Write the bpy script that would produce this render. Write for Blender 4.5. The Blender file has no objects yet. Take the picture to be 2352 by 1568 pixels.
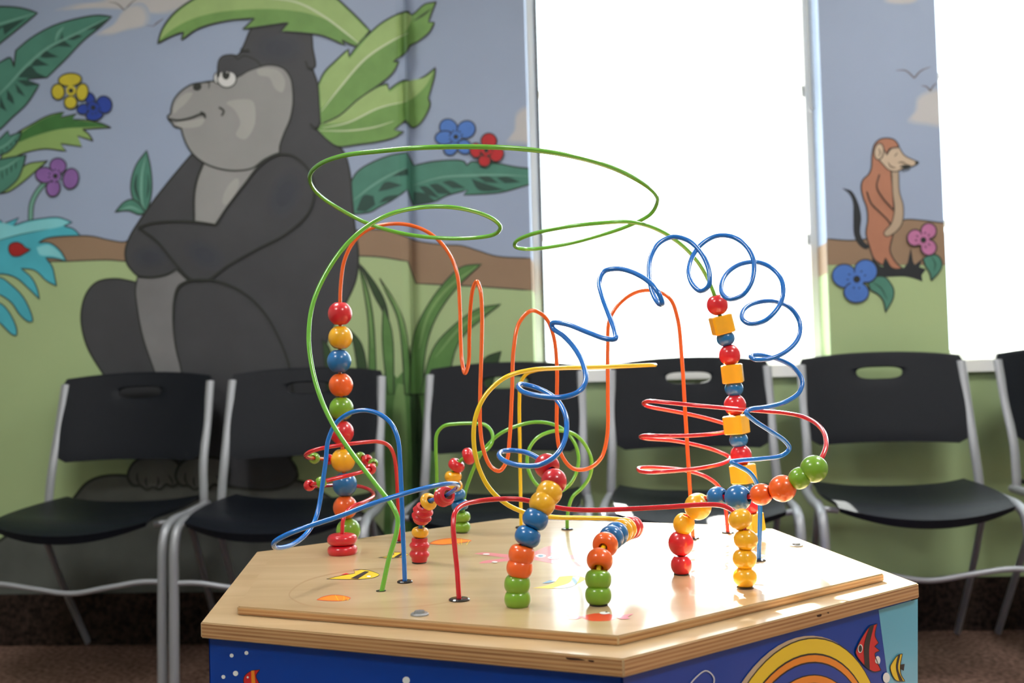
import bpy, bmesh, math, random
from mathutils import Vector, Matrix
random.seed(7)
C = bpy.context.scene.collection
SC = bpy.context.scene

# ------------------------------------------------------------------ camera
IW, IH, FPX = 2352, 1568, 2415.087
YAW, PITCH, ROLL = math.radians(4), math.radians(2.043), math.radians(-1.522)
CAM = Vector((0.05633668, -1.2670687, 0.80))
_f = Vector((-math.sin(YAW)*math.cos(PITCH), math.cos(YAW)*math.cos(PITCH), math.sin(PITCH)))
_r = Vector((math.cos(YAW), math.sin(YAW), 0)); _u = _r.cross(_f)
RT = math.cos(ROLL)*_r + math.sin(ROLL)*_u
UP = -math.sin(ROLL)*_r + math.cos(ROLL)*_u
FW = _f
cd = bpy.data.cameras.new('camera'); cam = bpy.data.objects.new('camera', cd); C.objects.link(cam)
cam.matrix_world = Matrix(((RT.x, UP.x, -FW.x, CAM.x), (RT.y, UP.y, -FW.y, CAM.y), (RT.z, UP.z, -FW.z, CAM.z), (0, 0, 0, 1)))
cd.sensor_width = 36; cd.lens = 36*FPX/IW
cd.clip_start = 0.05
cd.dof.use_dof = True; cd.dof.focus_distance = 1.17; cd.dof.aperture_fstop = 6.3
SC.camera = cam
SC.view_settings.view_transform = 'Standard'; SC.view_settings.look = 'None'
SC.view_settings.gamma = 1; SC.view_settings.use_curve_mapping = False
SC.view_settings.exposure = 0.0

# ------------------------------------------------------------------ world, sun
w = bpy.data.worlds.new('sky'); SC.world = w; w.use_nodes = True
nt = w.node_tree; bg = nt.nodes['Background']
bg.inputs[0].default_value = (0.80, 0.91, 1.0, 1); bg.inputs[1].default_value = 4.8
sd = bpy.data.lights.new('sun', 'SUN'); sun = bpy.data.objects.new('sun', sd); C.objects.link(sun)
sd.energy = 60; sd.angle = math.radians(0.6); sd.color = (1, .97, .92)
az, el = math.radians(-84.3), math.radians(34.5)
sdir = Vector((math.cos(az)*math.cos(el), math.sin(az)*math.cos(el), -math.sin(el)))
sun.rotation_euler = sdir.to_track_quat('-Z', 'Y').to_euler(); sun.location = (-0.2, 6, 5)
try:
    SC.cycles.use_denoising = True
    SC.cycles.max_bounces = 8; SC.cycles.transparent_max_bounces = 12
    SC.cycles.sample_clamp_indirect = 6
    SC.cycles.caustics_reflective = False; SC.cycles.caustics_refractive = False
except Exception: pass

# ------------------------------------------------------------------ sizes
YL, YR, XC, CH = 1.9753, 2.0566, -0.489, 0.020      # painted wall planes, the step between them, its eased edge
W1 = (-0.108, 0.8145); W2 = (1.173, 2.12); WZ = (0.822, 2.34)
BASE_Z = 0.16
ZB, T1, T2, RB = 0.5750942, 0.0086268, 0.0150612, 0.42
ZT = ZB + T1
HEX0 = math.radians(-83.02282 + 4)

def ray(x, y): return RT*((x-IW/2)/FPX) + UP*((IH/2-y)/FPX) + FW
def onY(x, y, Y): d = ray(x, y); return CAM + d*((Y-CAM.y)/d.y)
def onX(x, y, X): d = ray(x, y); return CAM + d*((X-CAM.x)/d.x)
def onZ(x, y, Z): d = ray(x, y); return CAM + d*((Z-CAM.z)/d.z)
def onP(x, y, p, n): d = ray(x, y); return CAM + d*((p-CAM).dot(n)/d.dot(n))
def pix(P):
    q = Vector(P)-CAM; z = q.dot(FW)
    return (IW/2+FPX*q.dot(RT)/z, IH/2-FPX*q.dot(UP)/z)

# ------------------------------------------------------------------ materials
def lin(c): return tuple(((v/255)/12.92 if v/255 <= .04045 else ((v/255+.055)/1.055)**2.4) for v in c)
MATS = {}
def mat(name, rgb, rough=.6, var=.0, scale=20, metal=0, coat=0, bump=0, bscale=200, coat_rough=.05, spec=.5, aniso=None):
    if name in MATS: return MATS[name]
    m = bpy.data.materials.new(name); m.use_nodes = True; t = m.node_tree; b = t.nodes['Principled BSDF']
    c = lin(rgb) + (1,)
    b.inputs['Base Color'].default_value = c; b.inputs['Roughness'].default_value = rough
    b.inputs['Metallic'].default_value = metal; b.inputs['Coat Weight'].default_value = coat
    b.inputs['Coat Roughness'].default_value = coat_rough; b.inputs['Specular IOR Level'].default_value = spec
    m.diffuse_color = c
    if var or bump:
        co = t.nodes.new('ShaderNodeTexCoord')
        mp = t.nodes.new('ShaderNodeMapping'); t.links.new(co.outputs['Object'], mp.inputs[0])
        if aniso: mp.inputs['Scale'].default_value = aniso
    if var:
        n = t.nodes.new('ShaderNodeTexNoise'); n.inputs['Scale'].default_value = scale; n.inputs['Detail'].default_value = 5
        t.links.new(mp.outputs[0], n.inputs['Vector'])
        r = t.nodes.new('ShaderNodeMapRange'); r.inputs[1].default_value = .25; r.inputs[2].default_value = .75
        r.inputs[3].default_value = 1-var; r.inputs[4].default_value = 1+var
        t.links.new(n.outputs['Fac'], r.inputs[0])
        h = t.nodes.new('ShaderNodeHueSaturation'); h.inputs['Color'].default_value = c
        t.links.new(r.outputs[0], h.inputs['Value']); t.links.new(h.outputs[0], b.inputs['Base Color'])
    if bump:
        n2 = t.nodes.new('ShaderNodeTexNoise'); n2.inputs['Scale'].default_value = bscale; n2.inputs['Detail'].default_value = 3
        t.links.new(mp.outputs[0], n2.inputs['Vector'])
        bp = t.nodes.new('ShaderNodeBump'); bp.inputs['Strength'].default_value = bump; bp.inputs['Distance'].default_value = .002
        t.links.new(n2.outputs['Fac'], bp.inputs['Height']); t.links.new(bp.outputs[0], b.inputs['Normal'])
    MATS[name] = m; return m
def paint(name, rgb, var=.06, scale=9): return mat('paint_'+name, rgb, .55, var, scale, bump=.25, bscale=260, spec=.35)

# ------------------------------------------------------------------ object helpers
def meta(o, label=None, cat=None, group=None, kind=None):
    if label: o['label'] = label
    if cat: o['category'] = cat
    if group: o['group'] = group
    if kind: o['kind'] = kind
    return o
def empty(name, loc=(0, 0, 0), rz=0):
    o = bpy.data.objects.new(name, None); C.objects.link(o); o.location = loc; o.rotation_euler = (0, 0, rz); o.empty_display_size = .05
    return o
def obj(name, bm, mats, parent=None, smooth=False, loc=None, keep=False):
    me = bpy.data.meshes.new(name)
    if not keep: bmesh.ops.recalc_face_normals(bm, faces=bm.faces)
    bm.to_mesh(me); bm.free()
    for m in (mats if isinstance(mats, (list, tuple)) else [mats]): me.materials.append(m)
    if smooth: me.polygons.foreach_set('use_smooth', [True]*len(me.polygons))
    o = bpy.data.objects.new(name, me); C.objects.link(o)
    if parent: o.parent = parent
    if loc: o.location = loc
    return o
def autosmooth(o, deg=40):
    me = o.data; me.polygons.foreach_set('use_smooth', [True]*len(me.polygons))
    bm = bmesh.new(); bm.from_mesh(me)
    for e in bm.edges:
        e.smooth = not (len(e.link_faces) != 2 or e.calc_face_angle(0) > math.radians(deg))
    bm.to_mesh(me); bm.free(); return o
def box(bm, x0, x1, y0, y1, z0, z1, mi=0):
    v = [bm.verts.new(p) for p in ((x0,y0,z0),(x1,y0,z0),(x1,y1,z0),(x0,y1,z0),(x0,y0,z1),(x1,y0,z1),(x1,y1,z1),(x0,y1,z1))]
    for q in ((0,3,2,1),(4,5,6,7),(0,1,5,4),(1,2,6,5),(2,3,7,6),(3,0,4,7)):
        f = bm.faces.new([v[i] for i in q]); f.material_index = mi
    return v
def bevel(bm, w, seg=2):
    bmesh.ops.bevel(bm, geom=[e for e in bm.edges], offset=w, segments=seg, affect='EDGES', profile=.5)
def catmull(P, n=8, closed=False):
    P = [Vector(p) for p in P]; out = []; N = len(P)
    rng = range(N if closed else N-1)
    for i in rng:
        a = P[(i-1) % N] if (closed or i > 0) else P[0]*2-P[1]
        b = P[i]; c = P[(i+1) % N]
        d = P[(i+2) % N] if (closed or i < N-2) else P[-1]*2-P[-2]
        # centripetal knots
        t0 = 0; t1 = t0+max((b-a).length, 1e-9)**.5; t2 = t1+max((c-b).length, 1e-9)**.5; t3 = t2+max((d-c).length, 1e-9)**.5
        for k in range(n):
            t = t1+(t2-t1)*k/n
            A1 = a*((t1-t)/(t1-t0))+b*((t-t0)/(t1-t0)); A2 = b*((t2-t)/(t2-t1))+c*((t-t1)/(t2-t1)); A3 = c*((t3-t)/(t3-t2))+d*((t-t2)/(t3-t2))
            B1 = A1*((t2-t)/(t2-t0))+A2*((t-t0)/(t2-t0)); B2 = A2*((t3-t)/(t3-t1))+A3*((t-t1)/(t3-t1))
            out.append(B1*((t2-t)/(t2-t1))+B2*((t-t1)/(t2-t1)))
    if not closed: out.append(P[-1].copy())
    return out
def sweep(bm, path, r, seg=10, sx=1, sy=1, cap=True, up=None, mi=0):
    path = [Vector(p) for p in path]; rings = []; N = len(path)
    T = [(path[min(i+1, N-1)]-path[max(i-1, 0)]).normalized() for i in range(N)]
    n = up or (Vector((0, 0, 1)) if abs(T[0].z) < .9 else Vector((1, 0, 0)))
    n = (n-T[0]*n.dot(T[0])).normalized()
    for i, p in enumerate(path):
        n = (n-T[i]*n.dot(T[i])).normalized(); b = T[i].cross(n)
        rings.append([bm.verts.new(p+n*(r*sx*math.cos(a))+b*(r*sy*math.sin(a))) for a in [2*math.pi*k/seg for k in range(seg)]])
    for i in range(N-1):
        for k in range(seg):
            f = bm.faces.new((rings[i][k], rings[i][(k+1) % seg], rings[i+1][(k+1) % seg], rings[i+1][k])); f.material_index = mi
    if cap:
        bm.faces.new(rings[0][::-1]); bm.faces.new(rings[-1])
def lathe(bm, prof, seg=28, closed=True, M=None):
    rings = []
    for r, z in prof:
        rings.append([bm.verts.new((M @ Vector((r*math.cos(2*math.pi*k/seg), r*math.sin(2*math.pi*k/seg), z))) if M else (r*math.cos(2*math.pi*k/seg), r*math.sin(2*math.pi*k/seg), z)) for k in range(seg)])
    n = len(rings)
    for i in range(n if closed else n-1):
        for k in range(seg):
            a, b = rings[i], rings[(i+1) % n]
            bm.faces.new((a[k], a[(k+1) % seg], b[(k+1) % seg], b[k]))
    if not closed:
        bm.faces.new(rings[0][::-1]); bm.faces.new(rings[-1])

# ------------------------------------------------------------------ flat painted shapes on walls and boards
def clip(poly, fn):
    out = []
    for i in range(len(poly)):
        a, b = poly[i], poly[(i+1) % len(poly)]; fa, fb = fn(a), fn(b)
        if fa >= 0: out.append(a)
        if (fa >= 0) != (fb >= 0):
            t = fa/(fa-fb); out.append((a[0]+(b[0]-a[0])*t, a[1]+(b[1]-a[1])*t))
    return out
def edge_line(X, Y):
    a, b = pix((X, Y, 0.0)), pix((X, Y, 2.4))
    return lambda p: p[0]-(a[0]+(b[0]-a[0])*(p[1]-a[1])/(b[1]-a[1]))
e1, e2, e3 = edge_line(XC-CH, YL), edge_line(XC, YL+CH), edge_line(XC, YR)
e4, e5, e6 = edge_line(W1[0], YR), edge_line(W1[1], YR), edge_line(W2[0], YR)
neg = lambda f: (lambda p: -f(p))
_n45 = Vector((-1, 1, 0)).normalized()
REG = [([neg(e1)], lambda x, y, o: onY(x, y, YL-o)),
       ([e1, neg(e2)], lambda x, y, o: onP(x, y, Vector((XC-CH, YL, 0))-Vector((-o, o, 0)), _n45)),
       ([e2, neg(e3)], lambda x, y, o: onX(x, y, XC+o)),
       ([e3, neg(e4)], lambda x, y, o: onY(x, y, YR-o)),
       ([e5, neg(e6)], lambda x, y, o: onY(x, y, YR-o))]
LAY = .00012
class Surf:   # collects flat shapes given in picture coordinates and lays them on a real surface
    def __init__(s, regs): s.bms = [bmesh.new(), bmesh.new()]; s.mats = []; s.layer = 1; s.regs = regs
    def mi(s, m):
        if m not in s.mats: s.mats.append(m)
        return s.mats.index(m)
    def put(s, poly, m, off):
        for ri, (fns, un) in enumerate(s.regs):
            q = poly; bm = s.bms[1 if ri >= 3 else 0]
            for fn in fns:
                q = clip(q, fn)
                if len(q) < 3: break
            if len(q) < 3: continue
            vs = [bm.verts.new(un(x, y, off)) for x, y in q]
            try: f = bm.faces.new(vs); f.material_index = s.mi(m)
            except ValueError: continue
            f.normal_update()
            if f.normal.dot(CAM-vs[0].co) < 0: f.normal_flip()
    def outline(s, P, smooth=True, closed=True, n=5):
        if not smooth: return [(p[0], p[1]) for p in P]
        # points with a third value are sharp corners
        idx = [i for i, p in enumerate(P) if len(p) > 2]; Q = [Vector((p[0], p[1])) for p in P]
        if not idx: return [(v.x, v.y) for v in catmull(Q, n, closed)]
        out = []
        if closed:
            for a, b in zip(idx, idx[1:]+[idx[0]+len(P)]):
                seg = [Q[k % len(P)] for k in range(a, b+1)]
                out += [(v.x, v.y) for v in (catmull(seg, n) if len(seg) > 2 else seg)][:-1]
        else:
            ks = sorted(set([0]+idx+[len(P)-1]))
            for a, b in zip(ks, ks[1:]):
                seg = Q[a:b+1]; c = [(v.x, v.y) for v in (catmull(seg, n) if len(seg) > 2 else seg)]
                out += c[:-1]
            out.append((Q[-1].x, Q[-1].y))
        return out
    def fill(s, P, m, smooth=True, line=None, lw=3.4, n=5):
        O = s.outline(P, smooth, True, n); s.put(O, m, s.layer*LAY); s.layer += 1
        if line: s.rib(O+[O[0]], line, lw); s.layer += 1
        return O
    def rib(s, O, m, lw, taper=False):
        off = s.layer*LAY; N = len(O)
        L, R_ = [], []
        for i in range(N):
            a, b = O[max(i-1, 0)], O[min(i+1, N-1)]
            if not taper and O[0] == O[-1]:
                if i == 0: a = O[-2]
                if i == N-1: b = O[1]
            dx, dy = b[0]-a[0], b[1]-a[1]; d = math.hypot(dx, dy) or 1
            hw = lw/2*(math.sin(math.pi*(.08+.84*i/(N-1))) if taper else 1)
            L.append((O[i][0]-dy/d*hw, O[i][1]+dx/d*hw)); R_.append((O[i][0]+dy/d*hw, O[i][1]-dx/d*hw))
        for i in range(N-1): s.put([L[i], L[i+1], R_[i+1], R_[i]], m, off)
    def stroke(s, P, m, lw=3.4, taper=False, smooth=True, n=6):
        s.rib(s.outline(P, smooth, False, n), m, lw, taper); s.layer += 1
    def ell(s, cx, cy, rx, ry, m, rot=0, line=None, lw=3, n=22):
        c, sn = math.cos(rot), math.sin(rot)
        P = [(cx+rx*math.cos(t)*c-ry*math.sin(t)*sn, cy+rx*math.cos(t)*sn+ry*math.sin(t)*c) for t in [2*math.pi*k/n for k in range(n)]]
        s.fill(P, m, False, line, lw)
    def done(s, name, parent, label=None):
        for k, bm in enumerate(s.bms):
            if not len(bm.faces): bm.free(); continue
            par = parent if len(s.regs) < 3 else (wall_left, wall_back)[k]
            meta(obj(name, bm, s.mats, par, keep=True), label)

# ------------------------------------------------------------------ room
SKY = paint('sky_blue', (147, 161, 186), .035, 3.2)
INK = paint('outline', (38, 42, 38), 0.0)
GRASS = paint('meadow_green', (160, 180, 132), .04, 3)
TAN = paint('sand', (142, 117, 94), .06, 6)
white = mat('white_plaster', (228, 228, 224), .8, .02, 5)
trimw = mat('window_white', (235, 236, 232), .4)
RX0, RX1, RY0, RZ1, WT = -2.6, 2.9, -3.2, 2.62, 0.20

def struct(name, bm, m, **k):
    o = obj(name, bm, m, **k); return meta(o, kind='structure')
carpet = mat('speckled_carpet', (108, 84, 74), .95, .85, 70, bump=1, bscale=220, spec=.1)
bm = bmesh.new(); box(bm, RX0, RX1, RY0, YR+WT, -.08, 0); floor = struct('floor', bm, carpet)
bm = bmesh.new(); box(bm, RX0, RX1, RY0, YR+WT, RZ1, RZ1+.08); struct('ceiling', bm, white)
bm = bmesh.new(); box(bm, RX0-.1, RX0, RY0, YR+WT, -.08, RZ1+.08); struct('wall_side', bm, paint('side_wall', (186, 190, 178)))
bm = bmesh.new(); box(bm, RX1, RX1+.1, RY0, YR+WT, -.08, RZ1+.08); struct('wall_right', bm, paint('side_wall', (186, 190, 178)))
bm = bmesh.new(); box(bm, RX0, RX1, RY0-.1, RY0, -.08, RZ1+.08); struct('wall_front', bm, paint('side_wall', (186, 190, 178)))
# projecting part of the mural wall, with an eased vertical edge
bm = bmesh.new()
prof = [(RX0, YL), (XC-CH, YL), (XC, YL+CH), (XC, YR+WT), (RX0, YR+WT)]
lo = [bm.verts.new((x, y, 0)) for x, y in prof]; hi = [bm.verts.new((x, y, RZ1)) for x, y in prof]
for i in range(5): bm.faces.new((lo[i], lo[(i+1) % 5], hi[(i+1) % 5], hi[i]))
bm.faces.new(lo[::-1]); bm.faces.new(hi)
wall_left = struct('wall_left', bm, SKY)
# window wall
bm = bmesh.new()
for x0, x1, z0, z1 in ((XC, W1[0], 0, RZ1), (W1[1], W2[0], 0, RZ1), (W2[1], RX1, 0, RZ1), (W1[0], W1[1], 0, WZ[0]-.037), (W2[0], W2[1], 0, WZ[0]-.037),
                       (W1[0], W1[1], WZ[1], RZ1), (W2[0], W2[1], WZ[1], RZ1)):
    box(bm, x0, x1, YR, YR+WT, z0, z1)
wall_back = struct('wall_back', bm, SKY)
# carpet base
basem = mat('dark_carpet_base', (48, 38, 33), .95, .9, 70, bump=1, bscale=220, spec=.1)
bm = bmesh.new(); box(bm, RX0, XC+.012, YL-.012, YL, 0, BASE_Z); box(bm, XC, XC+.012, YL, YR-.012, 0, BASE_Z); struct('baseboard_left', bm, basem)
bm = bmesh.new(); box(bm, XC+.012, RX1, YR-.012, YR, 0, BASE_Z); struct('baseboard_back', bm, basem)
# ground outside
bm = bmesh.new(); box(bm, -14, 14, YR+WT+.02, 30, -.5, -.35)
struct('ground', bm, mat('pale_paving', (188, 184, 176), .9, .08, 3))

# windows: frame, muntins, glass, sill, roller shade
glass = bpy.data.materials.new('window_glass'); glass.use_nodes = True; t = glass.node_tree
for n in list(t.nodes): t.nodes.remove(n)
o_ = t.nodes.new('ShaderNodeOutputMaterial'); mx = t.nodes.new('ShaderNodeMixShader'); tr = t.nodes.new('ShaderNodeBsdfTransparent'); gl = t.nodes.new('ShaderNodeBsdfGlossy')
gl.inputs['Roughness'].default_value = .02; mx.inputs[0].default_value = .06; tr.inputs[0].default_value = (.95, .97, .96, 1)
t.links.new(tr.outputs[0], mx.inputs[1]); t.links.new(gl.outputs[0], mx.inputs[2]); t.links.new(mx.outputs[0], o_.inputs[0])
shade = bpy.data.materials.new('sheer_shade_cloth'); shade.use_nodes = True; t = shade.node_tree
for n in list(t.nodes): t.nodes.remove(n)
o_ = t.nodes.new('ShaderNodeOutputMaterial'); mx = t.nodes.new('ShaderNodeMixShader'); tr = t.nodes.new('ShaderNodeBsdfTransparent')
tl = t.nodes.new('ShaderNodeBsdfTranslucent'); df = t.nodes.new('ShaderNodeBsdfDiffuse'); m2 = t.nodes.new('ShaderNodeMixShader')
tl.inputs[0].default_value = (.92, .92, .9, 1); df.inputs[0].default_value = (.85, .85, .83, 1); m2.inputs[0].default_value = .3; mx.inputs[0].default_value = .19
t.links.new(tl.outputs[0], m2.inputs[1]); t.links.new(df.outputs[0], m2.inputs[2]); t.links.new(tr.outputs[0], mx.inputs[1]); t.links.new(m2.outputs[0], mx.inputs[2]); t.links.new(mx.outputs[0], o_.inputs[0])
steel = mat('brushed_steel', (170, 170, 172), .35, metal=.9)
for wi, (x0, x1) in enumerate((W1, W2)):
    win = empty(f'window_{wi+1}', ((x0+x1)/2, YR+.15, WZ[0])); meta(win, kind='structure')
    def L(bmx): bmesh.ops.translate(bmx, verts=bmx.verts, vec=-Vector(win.location)); return bmx
    bm = bmesh.new(); a, b = YR+.13, YR+.18
    box(bm, x0, x0+.03, a, b, WZ[0], WZ[1]); box(bm, x1-.03, x1, a, b, WZ[0], WZ[1]); box(bm, x0+.03, x1-.03, a, b, WZ[0], WZ[0]+.035); box(bm, x0+.03, x1-.03, a, b, WZ[1]-.035, WZ[1])
    obj('window_frame', L(bm), trimw, win)
    for z in (1.265, 1.745):
        bm = bmesh.new(); box(bm, x0+.03, x1-.03, YR+.145, YR+.165, z-.011, z+.011); obj('muntin', L(bm), trimw, win)
    bm = bmesh.new(); xm = (x0+x1)/2; box(bm, xm-.008, xm+.008, YR+.146, YR+.164, WZ[0]+.035, WZ[1]-.035); obj('muntin', L(bm), trimw, win)
    for xa in (x0+.026, x1-.034):
        bm = bmesh.new(); box(bm, xa, xa+.008, YR+.122, YR+.13, WZ[0], WZ[1]-.03); obj('gasket', L(bm), mat('dark_gasket', (70, 66, 62), .6), win)
    bm = bmesh.new(); box(bm, x0+.03, x1-.03, YR+.153, YR+.157, WZ[0]+.035, WZ[1]-.035); obj('pane', L(bm), glass, win)
    bm = bmesh.new(); box(bm, x0-.012, x1+.012, YR-.022, YR, WZ[0]-.037, WZ[0]); box(bm, x0, x1, YR, YR+.2, WZ[0]-.037, WZ[0]-.0005); obj('window_sill', L(bm), trimw, win)
    rs = empty('roller_shade', ((x0+x1)/2, YR+.09, WZ[1])); side = ('middle window left of the meerkat', 'window right of the meerkat')[wi]
    meta(rs, f'sheer white roller shade pulled down over the {side}', 'blind', 'roller shades in the windows')
    def L2(bmx): bmesh.ops.translate(bmx, verts=bmx.verts, vec=-Vector(rs.location)); return bmx
    bm = bmesh.new(); v = [bm.verts.new(p) for p in ((x0+.035, YR+.09, WZ[0]+.02), (x1-.03, YR+.09, WZ[0]+.02), (x1-.03, YR+.09, WZ[1]-.02), (x0+.035, YR+.09, WZ[1]-.02))]; bm.faces.new(v)
    obj('cloth', L2(bm), shade, rs)
    bm = bmesh.new(); box(bm, x0+.035, x1-.03, YR+.084, YR+.096, WZ[0]+.003, WZ[0]+.022); obj('hem_bar', L2(bm), trimw, rs)
    bm = bmesh.new(); sweep(bm, [(x0+.02, YR+.09, WZ[1]-.03), (x1-.02, YR+.09, WZ[1]-.03)], .02, 16); obj('roller', L2(bm), trimw, rs)
    # beaded pull chain: a slim loop at the right side
    bm = bmesh.new(); cx, zt, zb = x1-.018, WZ[1]-.04, 1.64; pts = []
    for k in range(90): pts.append((cx-.009, YR+.06, zt-(zt-zb)*k/90))
    for k in range(12): a_ = math.pi*k/11; pts.append((cx-.009*math.cos(a_), YR+.06, zb-.012*math.sin(a_)))
    for k in range(90): pts.append((cx+.009, YR+.06, zb+(zt-zb)*k/90))
    sweep(bm, pts, .0011, 4)
    for k, p in enumerate(pts):
        bmesh.ops.create_icosphere(bm, subdivisions=1, radius=.0024, matrix=Matrix.Translation(p))
    obj('beaded_chain', L2(bm), steel, rs)

# ceiling light panels (above and behind the camera's view)
lampm = bpy.data.materials.new('lit_diffuser'); lampm.use_nodes = True; b_ = lampm.node_tree.nodes['Principled BSDF']
b_.inputs['Emission Color'].default_value = (1, .99, .97, 1); b_.inputs['Emission Strength'].default_value = 34.0
for i, (x, y, lab) in enumerate(((-1.0, .35, 'over the left chairs'), (1.35, .6, 'over the right chairs'), (-1.35, -1.5, 'behind the viewer, left'), (1.25, -1.5, 'behind the viewer, right'))):
    cl = empty('ceiling_light', (x, y, RZ1)); meta(cl, f'square white ceiling light panel {lab}', 'ceiling light', 'ceiling light panels')
    bm = bmesh.new()
    for q in ((-.3, .3, -.3, -.27), (-.3, .3, .27, .3), (-.3, -.27, -.27, .27), (.27, .3, -.27, .27)): box(bm, q[0], q[1], q[2], q[3], -.03, 0)
    obj('frame', bm, trimw, cl)
    bm = bmesh.new(); box(bm, -.27, .27, -.27, .27, -.02, -.012); obj('diffuser', bm, lampm, cl)

# ------------------------------------------------------------------ mural
def S(): return Surf(REG)
far = 3200
# hills and meadow
s = S(); s.layer = 1
s.fill([(-700, 560), (-300, 520), (80, 545, 1), (185, 541), (215, 543), (250, 551), (288, 555), (300, 545, 1), (800, 530, 1), (880, 528), (937, 545), (952, 552), (1020, 562), (1060, 564), (1100, 576), (1140, 588), (1222, 593, 1),
        (1222, 700, 1), (800, 700, 1), (-700, 700, 1)], TAN, line=INK, lw=3)
s.fill([(1895, 548, 1), (1960, 552), (2010, 545, 1), (2050, 520, 1), (2075, 505), (2120, 506), (2160, 511), (2190, 512, 1), (2190, 640, 1), (1895, 640, 1)], TAN, line=INK, lw=3)
s.done('painted_hill', wall_left, 'brown ridge painted along the horizon')
s = S(); s.layer = 4
s.fill([(-800, 610, 1), (150, 600), (200, 598), (250, 597), (292, 600), (500, 600, 1), (800, 588), (870, 590), (937, 600, 1), (955, 651, 1), (1100, 658), (1225, 667, 1), (1250, 1500, 1), (1250, 2200, 1), (-800, 2200, 1)], GRASS, line=INK, lw=3)
s.fill([(1895, 608, 1), (2180, 608, 1), (2300, 2200, 1), (1895, 2200, 1)], GRASS, line=INK, lw=3)
s.done('painted_meadow', wall_left, 'pale green meadow painted under the ridge')
# meadow below the windows and at the far right, painted on the back wall
bm = bmesh.new()
def quadY(x0, x1, z0, z1, Y, mi=0):
    f = bm.faces.new([bm.verts.new(p) for p in ((x0, Y, z0), (x1, Y, z0), (x1, Y, z1), (x0, Y, z1))]); f.material_index = mi
def quadX(X, y0, y1, z0, z1, mi=0, rev=False):
    v = [bm.verts.new(p) for p in ((X, y0, z0), (X, y1, z0), (X, y1, z1), (X, y0, z1))]
    f = bm.faces.new(v[::-1] if rev else v); f.material_index = mi
quadY(W1[0]-.001, W1[1]+.001, 0, WZ[0]-.037, YR-.0006); quadY(W2[0]-.001, W2[1], 0, WZ[0]-.037, YR-.0006); quadY(W2[1], RX1, 0, 1.12, YR-.0006)
zt1 = onX(1893, 560, W1[1]).z; zt0 = onX(1893, 631, W1[1]).z
zl1 = onY(1222, 595, YR).z; zl0 = onY(1222, 666, YR).z
quadX(W1[1]-.001, YR, YR+.13, WZ[0], zt0, 0); quadX(W1[1]-.001, YR, YR+.13, zt0, zt1, 1)
quadX(W1[0]+.001, YR, YR+.13, WZ[0], zl0, 0, True); quadX(W1[0]+.001, YR, YR+.13, zl0, zl1, 1, True)
quadX(W2[0]+.001, YR, YR+.13, WZ[0], zl0, 0, True); quadX(W2[0]+.001, YR, YR+.13, zl0, zl1+.04, 1, True)
obj('painted_meadow', bm, [GRASS, TAN], wall_back, keep=True)

CL1, CL2 = paint('cloud_haze', (160, 169, 186), .02), paint('cloud_cream', (182, 181, 182), .03)
CL3 = paint('cloud_light', (171, 175, 184), .03)
def cloud(s, P):
    cx = sum(p[0] for p in P)/len(P); cy = sum(p[1] for p in P)/len(P)
    for k, m in ((1.16, CL1), (1.04, CL3), (.9, CL2)): s.fill([(cx+(x-cx)*k, cy+(y-cy)*k) for x, y in P], m)
s = S(); s.layer = 2
cloud(s, [(150, 22), (190, 8), (240, 2), (262, -30), (420, -30), (520, 2), (440, 14), (370, 30), (300, 22), (220, 18)])
cloud(s, [(228, 76), (262, 56), (280, 30), (296, 16), (326, 14), (338, 40), (330, 58), (290, 68), (255, 78)])
cloud(s, [(1168, 322), (1182, 300), (1188, 262), (1212, 248), (1240, 262), (1240, 330), (1200, 326)])
s.done('painted_cloud', wall_left, 'cream clouds painted on the sky')
s = S(); s.layer = 2
cloud(s, [(2090, 275), (2104, 254), (2110, 226), (2140, 210), (2180, 210), (2190, 286), (2130, 284)])
cloud(s, [(2035, 2), (2060, -20), (2110, -20), (2100, 4)])
s.done('painted_cloud', wall_back, 'cream cloud painted beside the right window')
BIRD = paint('bird_brown', (105, 98, 92), 0)
for P in ([(250, 5), (268, 8), (286, 24, 1), (300, 8), (318, -6)], [(335, 58), (352, 60, 1), (362, 52), (376, 42)]):
    s = S(); s.layer = 6; s.stroke(P, BIRD, 3, True); s.done('painted_bird', wall_left)
for P in ([(2058, 162), (2080, 162), (2100, 179, 1), (2115, 163), (2138, 153)], [(2116, 197), (2128, 199), (2137, 209, 1), (2143, 198), (2152, 190)]):
    s = S(); s.layer = 6; s.stroke(P, BIRD, 3.5, True); s.done('painted_bird', wall_back)

# rock and grass clump
ROCK = paint('rock_grey', (86, 90, 86), .18, 8)
s = S(); s.layer = 7
s.fill([(-300, 1330, 1), (-100, 1290), (0, 1241), (60, 1196), (150, 1166), (165, 1150), (198, 1110), (230, 1095), (275, 1091), (330, 1098), (500, 1105), (690, 1105), (770, 1150), (850, 1190), (890, 1250), (900, 1420, 1), (-300, 1420, 1)], ROCK, line=INK, lw=7)
s.done('painted_rock', wall_left, 'grey boulder painted under the ape')
GD, GM, GL2 = paint('blade_dark', (48, 72, 42), .2, 18), paint('blade_mid', (84, 124, 66), .18, 14), paint('blade_light', (118, 152, 92), .15, 14)
s = S(); s.layer = 7
s.fill([(872, 1420, 1), (884, 1100), (878, 930), (872, 872, 1), (893, 845, 1), (912, 868, 1), (935, 842, 1), (962, 868, 1), (990, 846, 1), (1000, 880, 1), (1003, 930), (1000, 1100), (1010, 1420, 1)], GM)
s.fill([(895, 1420, 1), (900, 1050), (905, 920), (914, 880, 1), (928, 884, 1), (936, 1000), (930, 1420, 1)], GL2)
s.fill([(940, 1420, 1), (946, 1050), (942, 930), (944, 878, 1), (956, 874, 1), (975, 1000), (985, 1420, 1)], GD)
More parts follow.
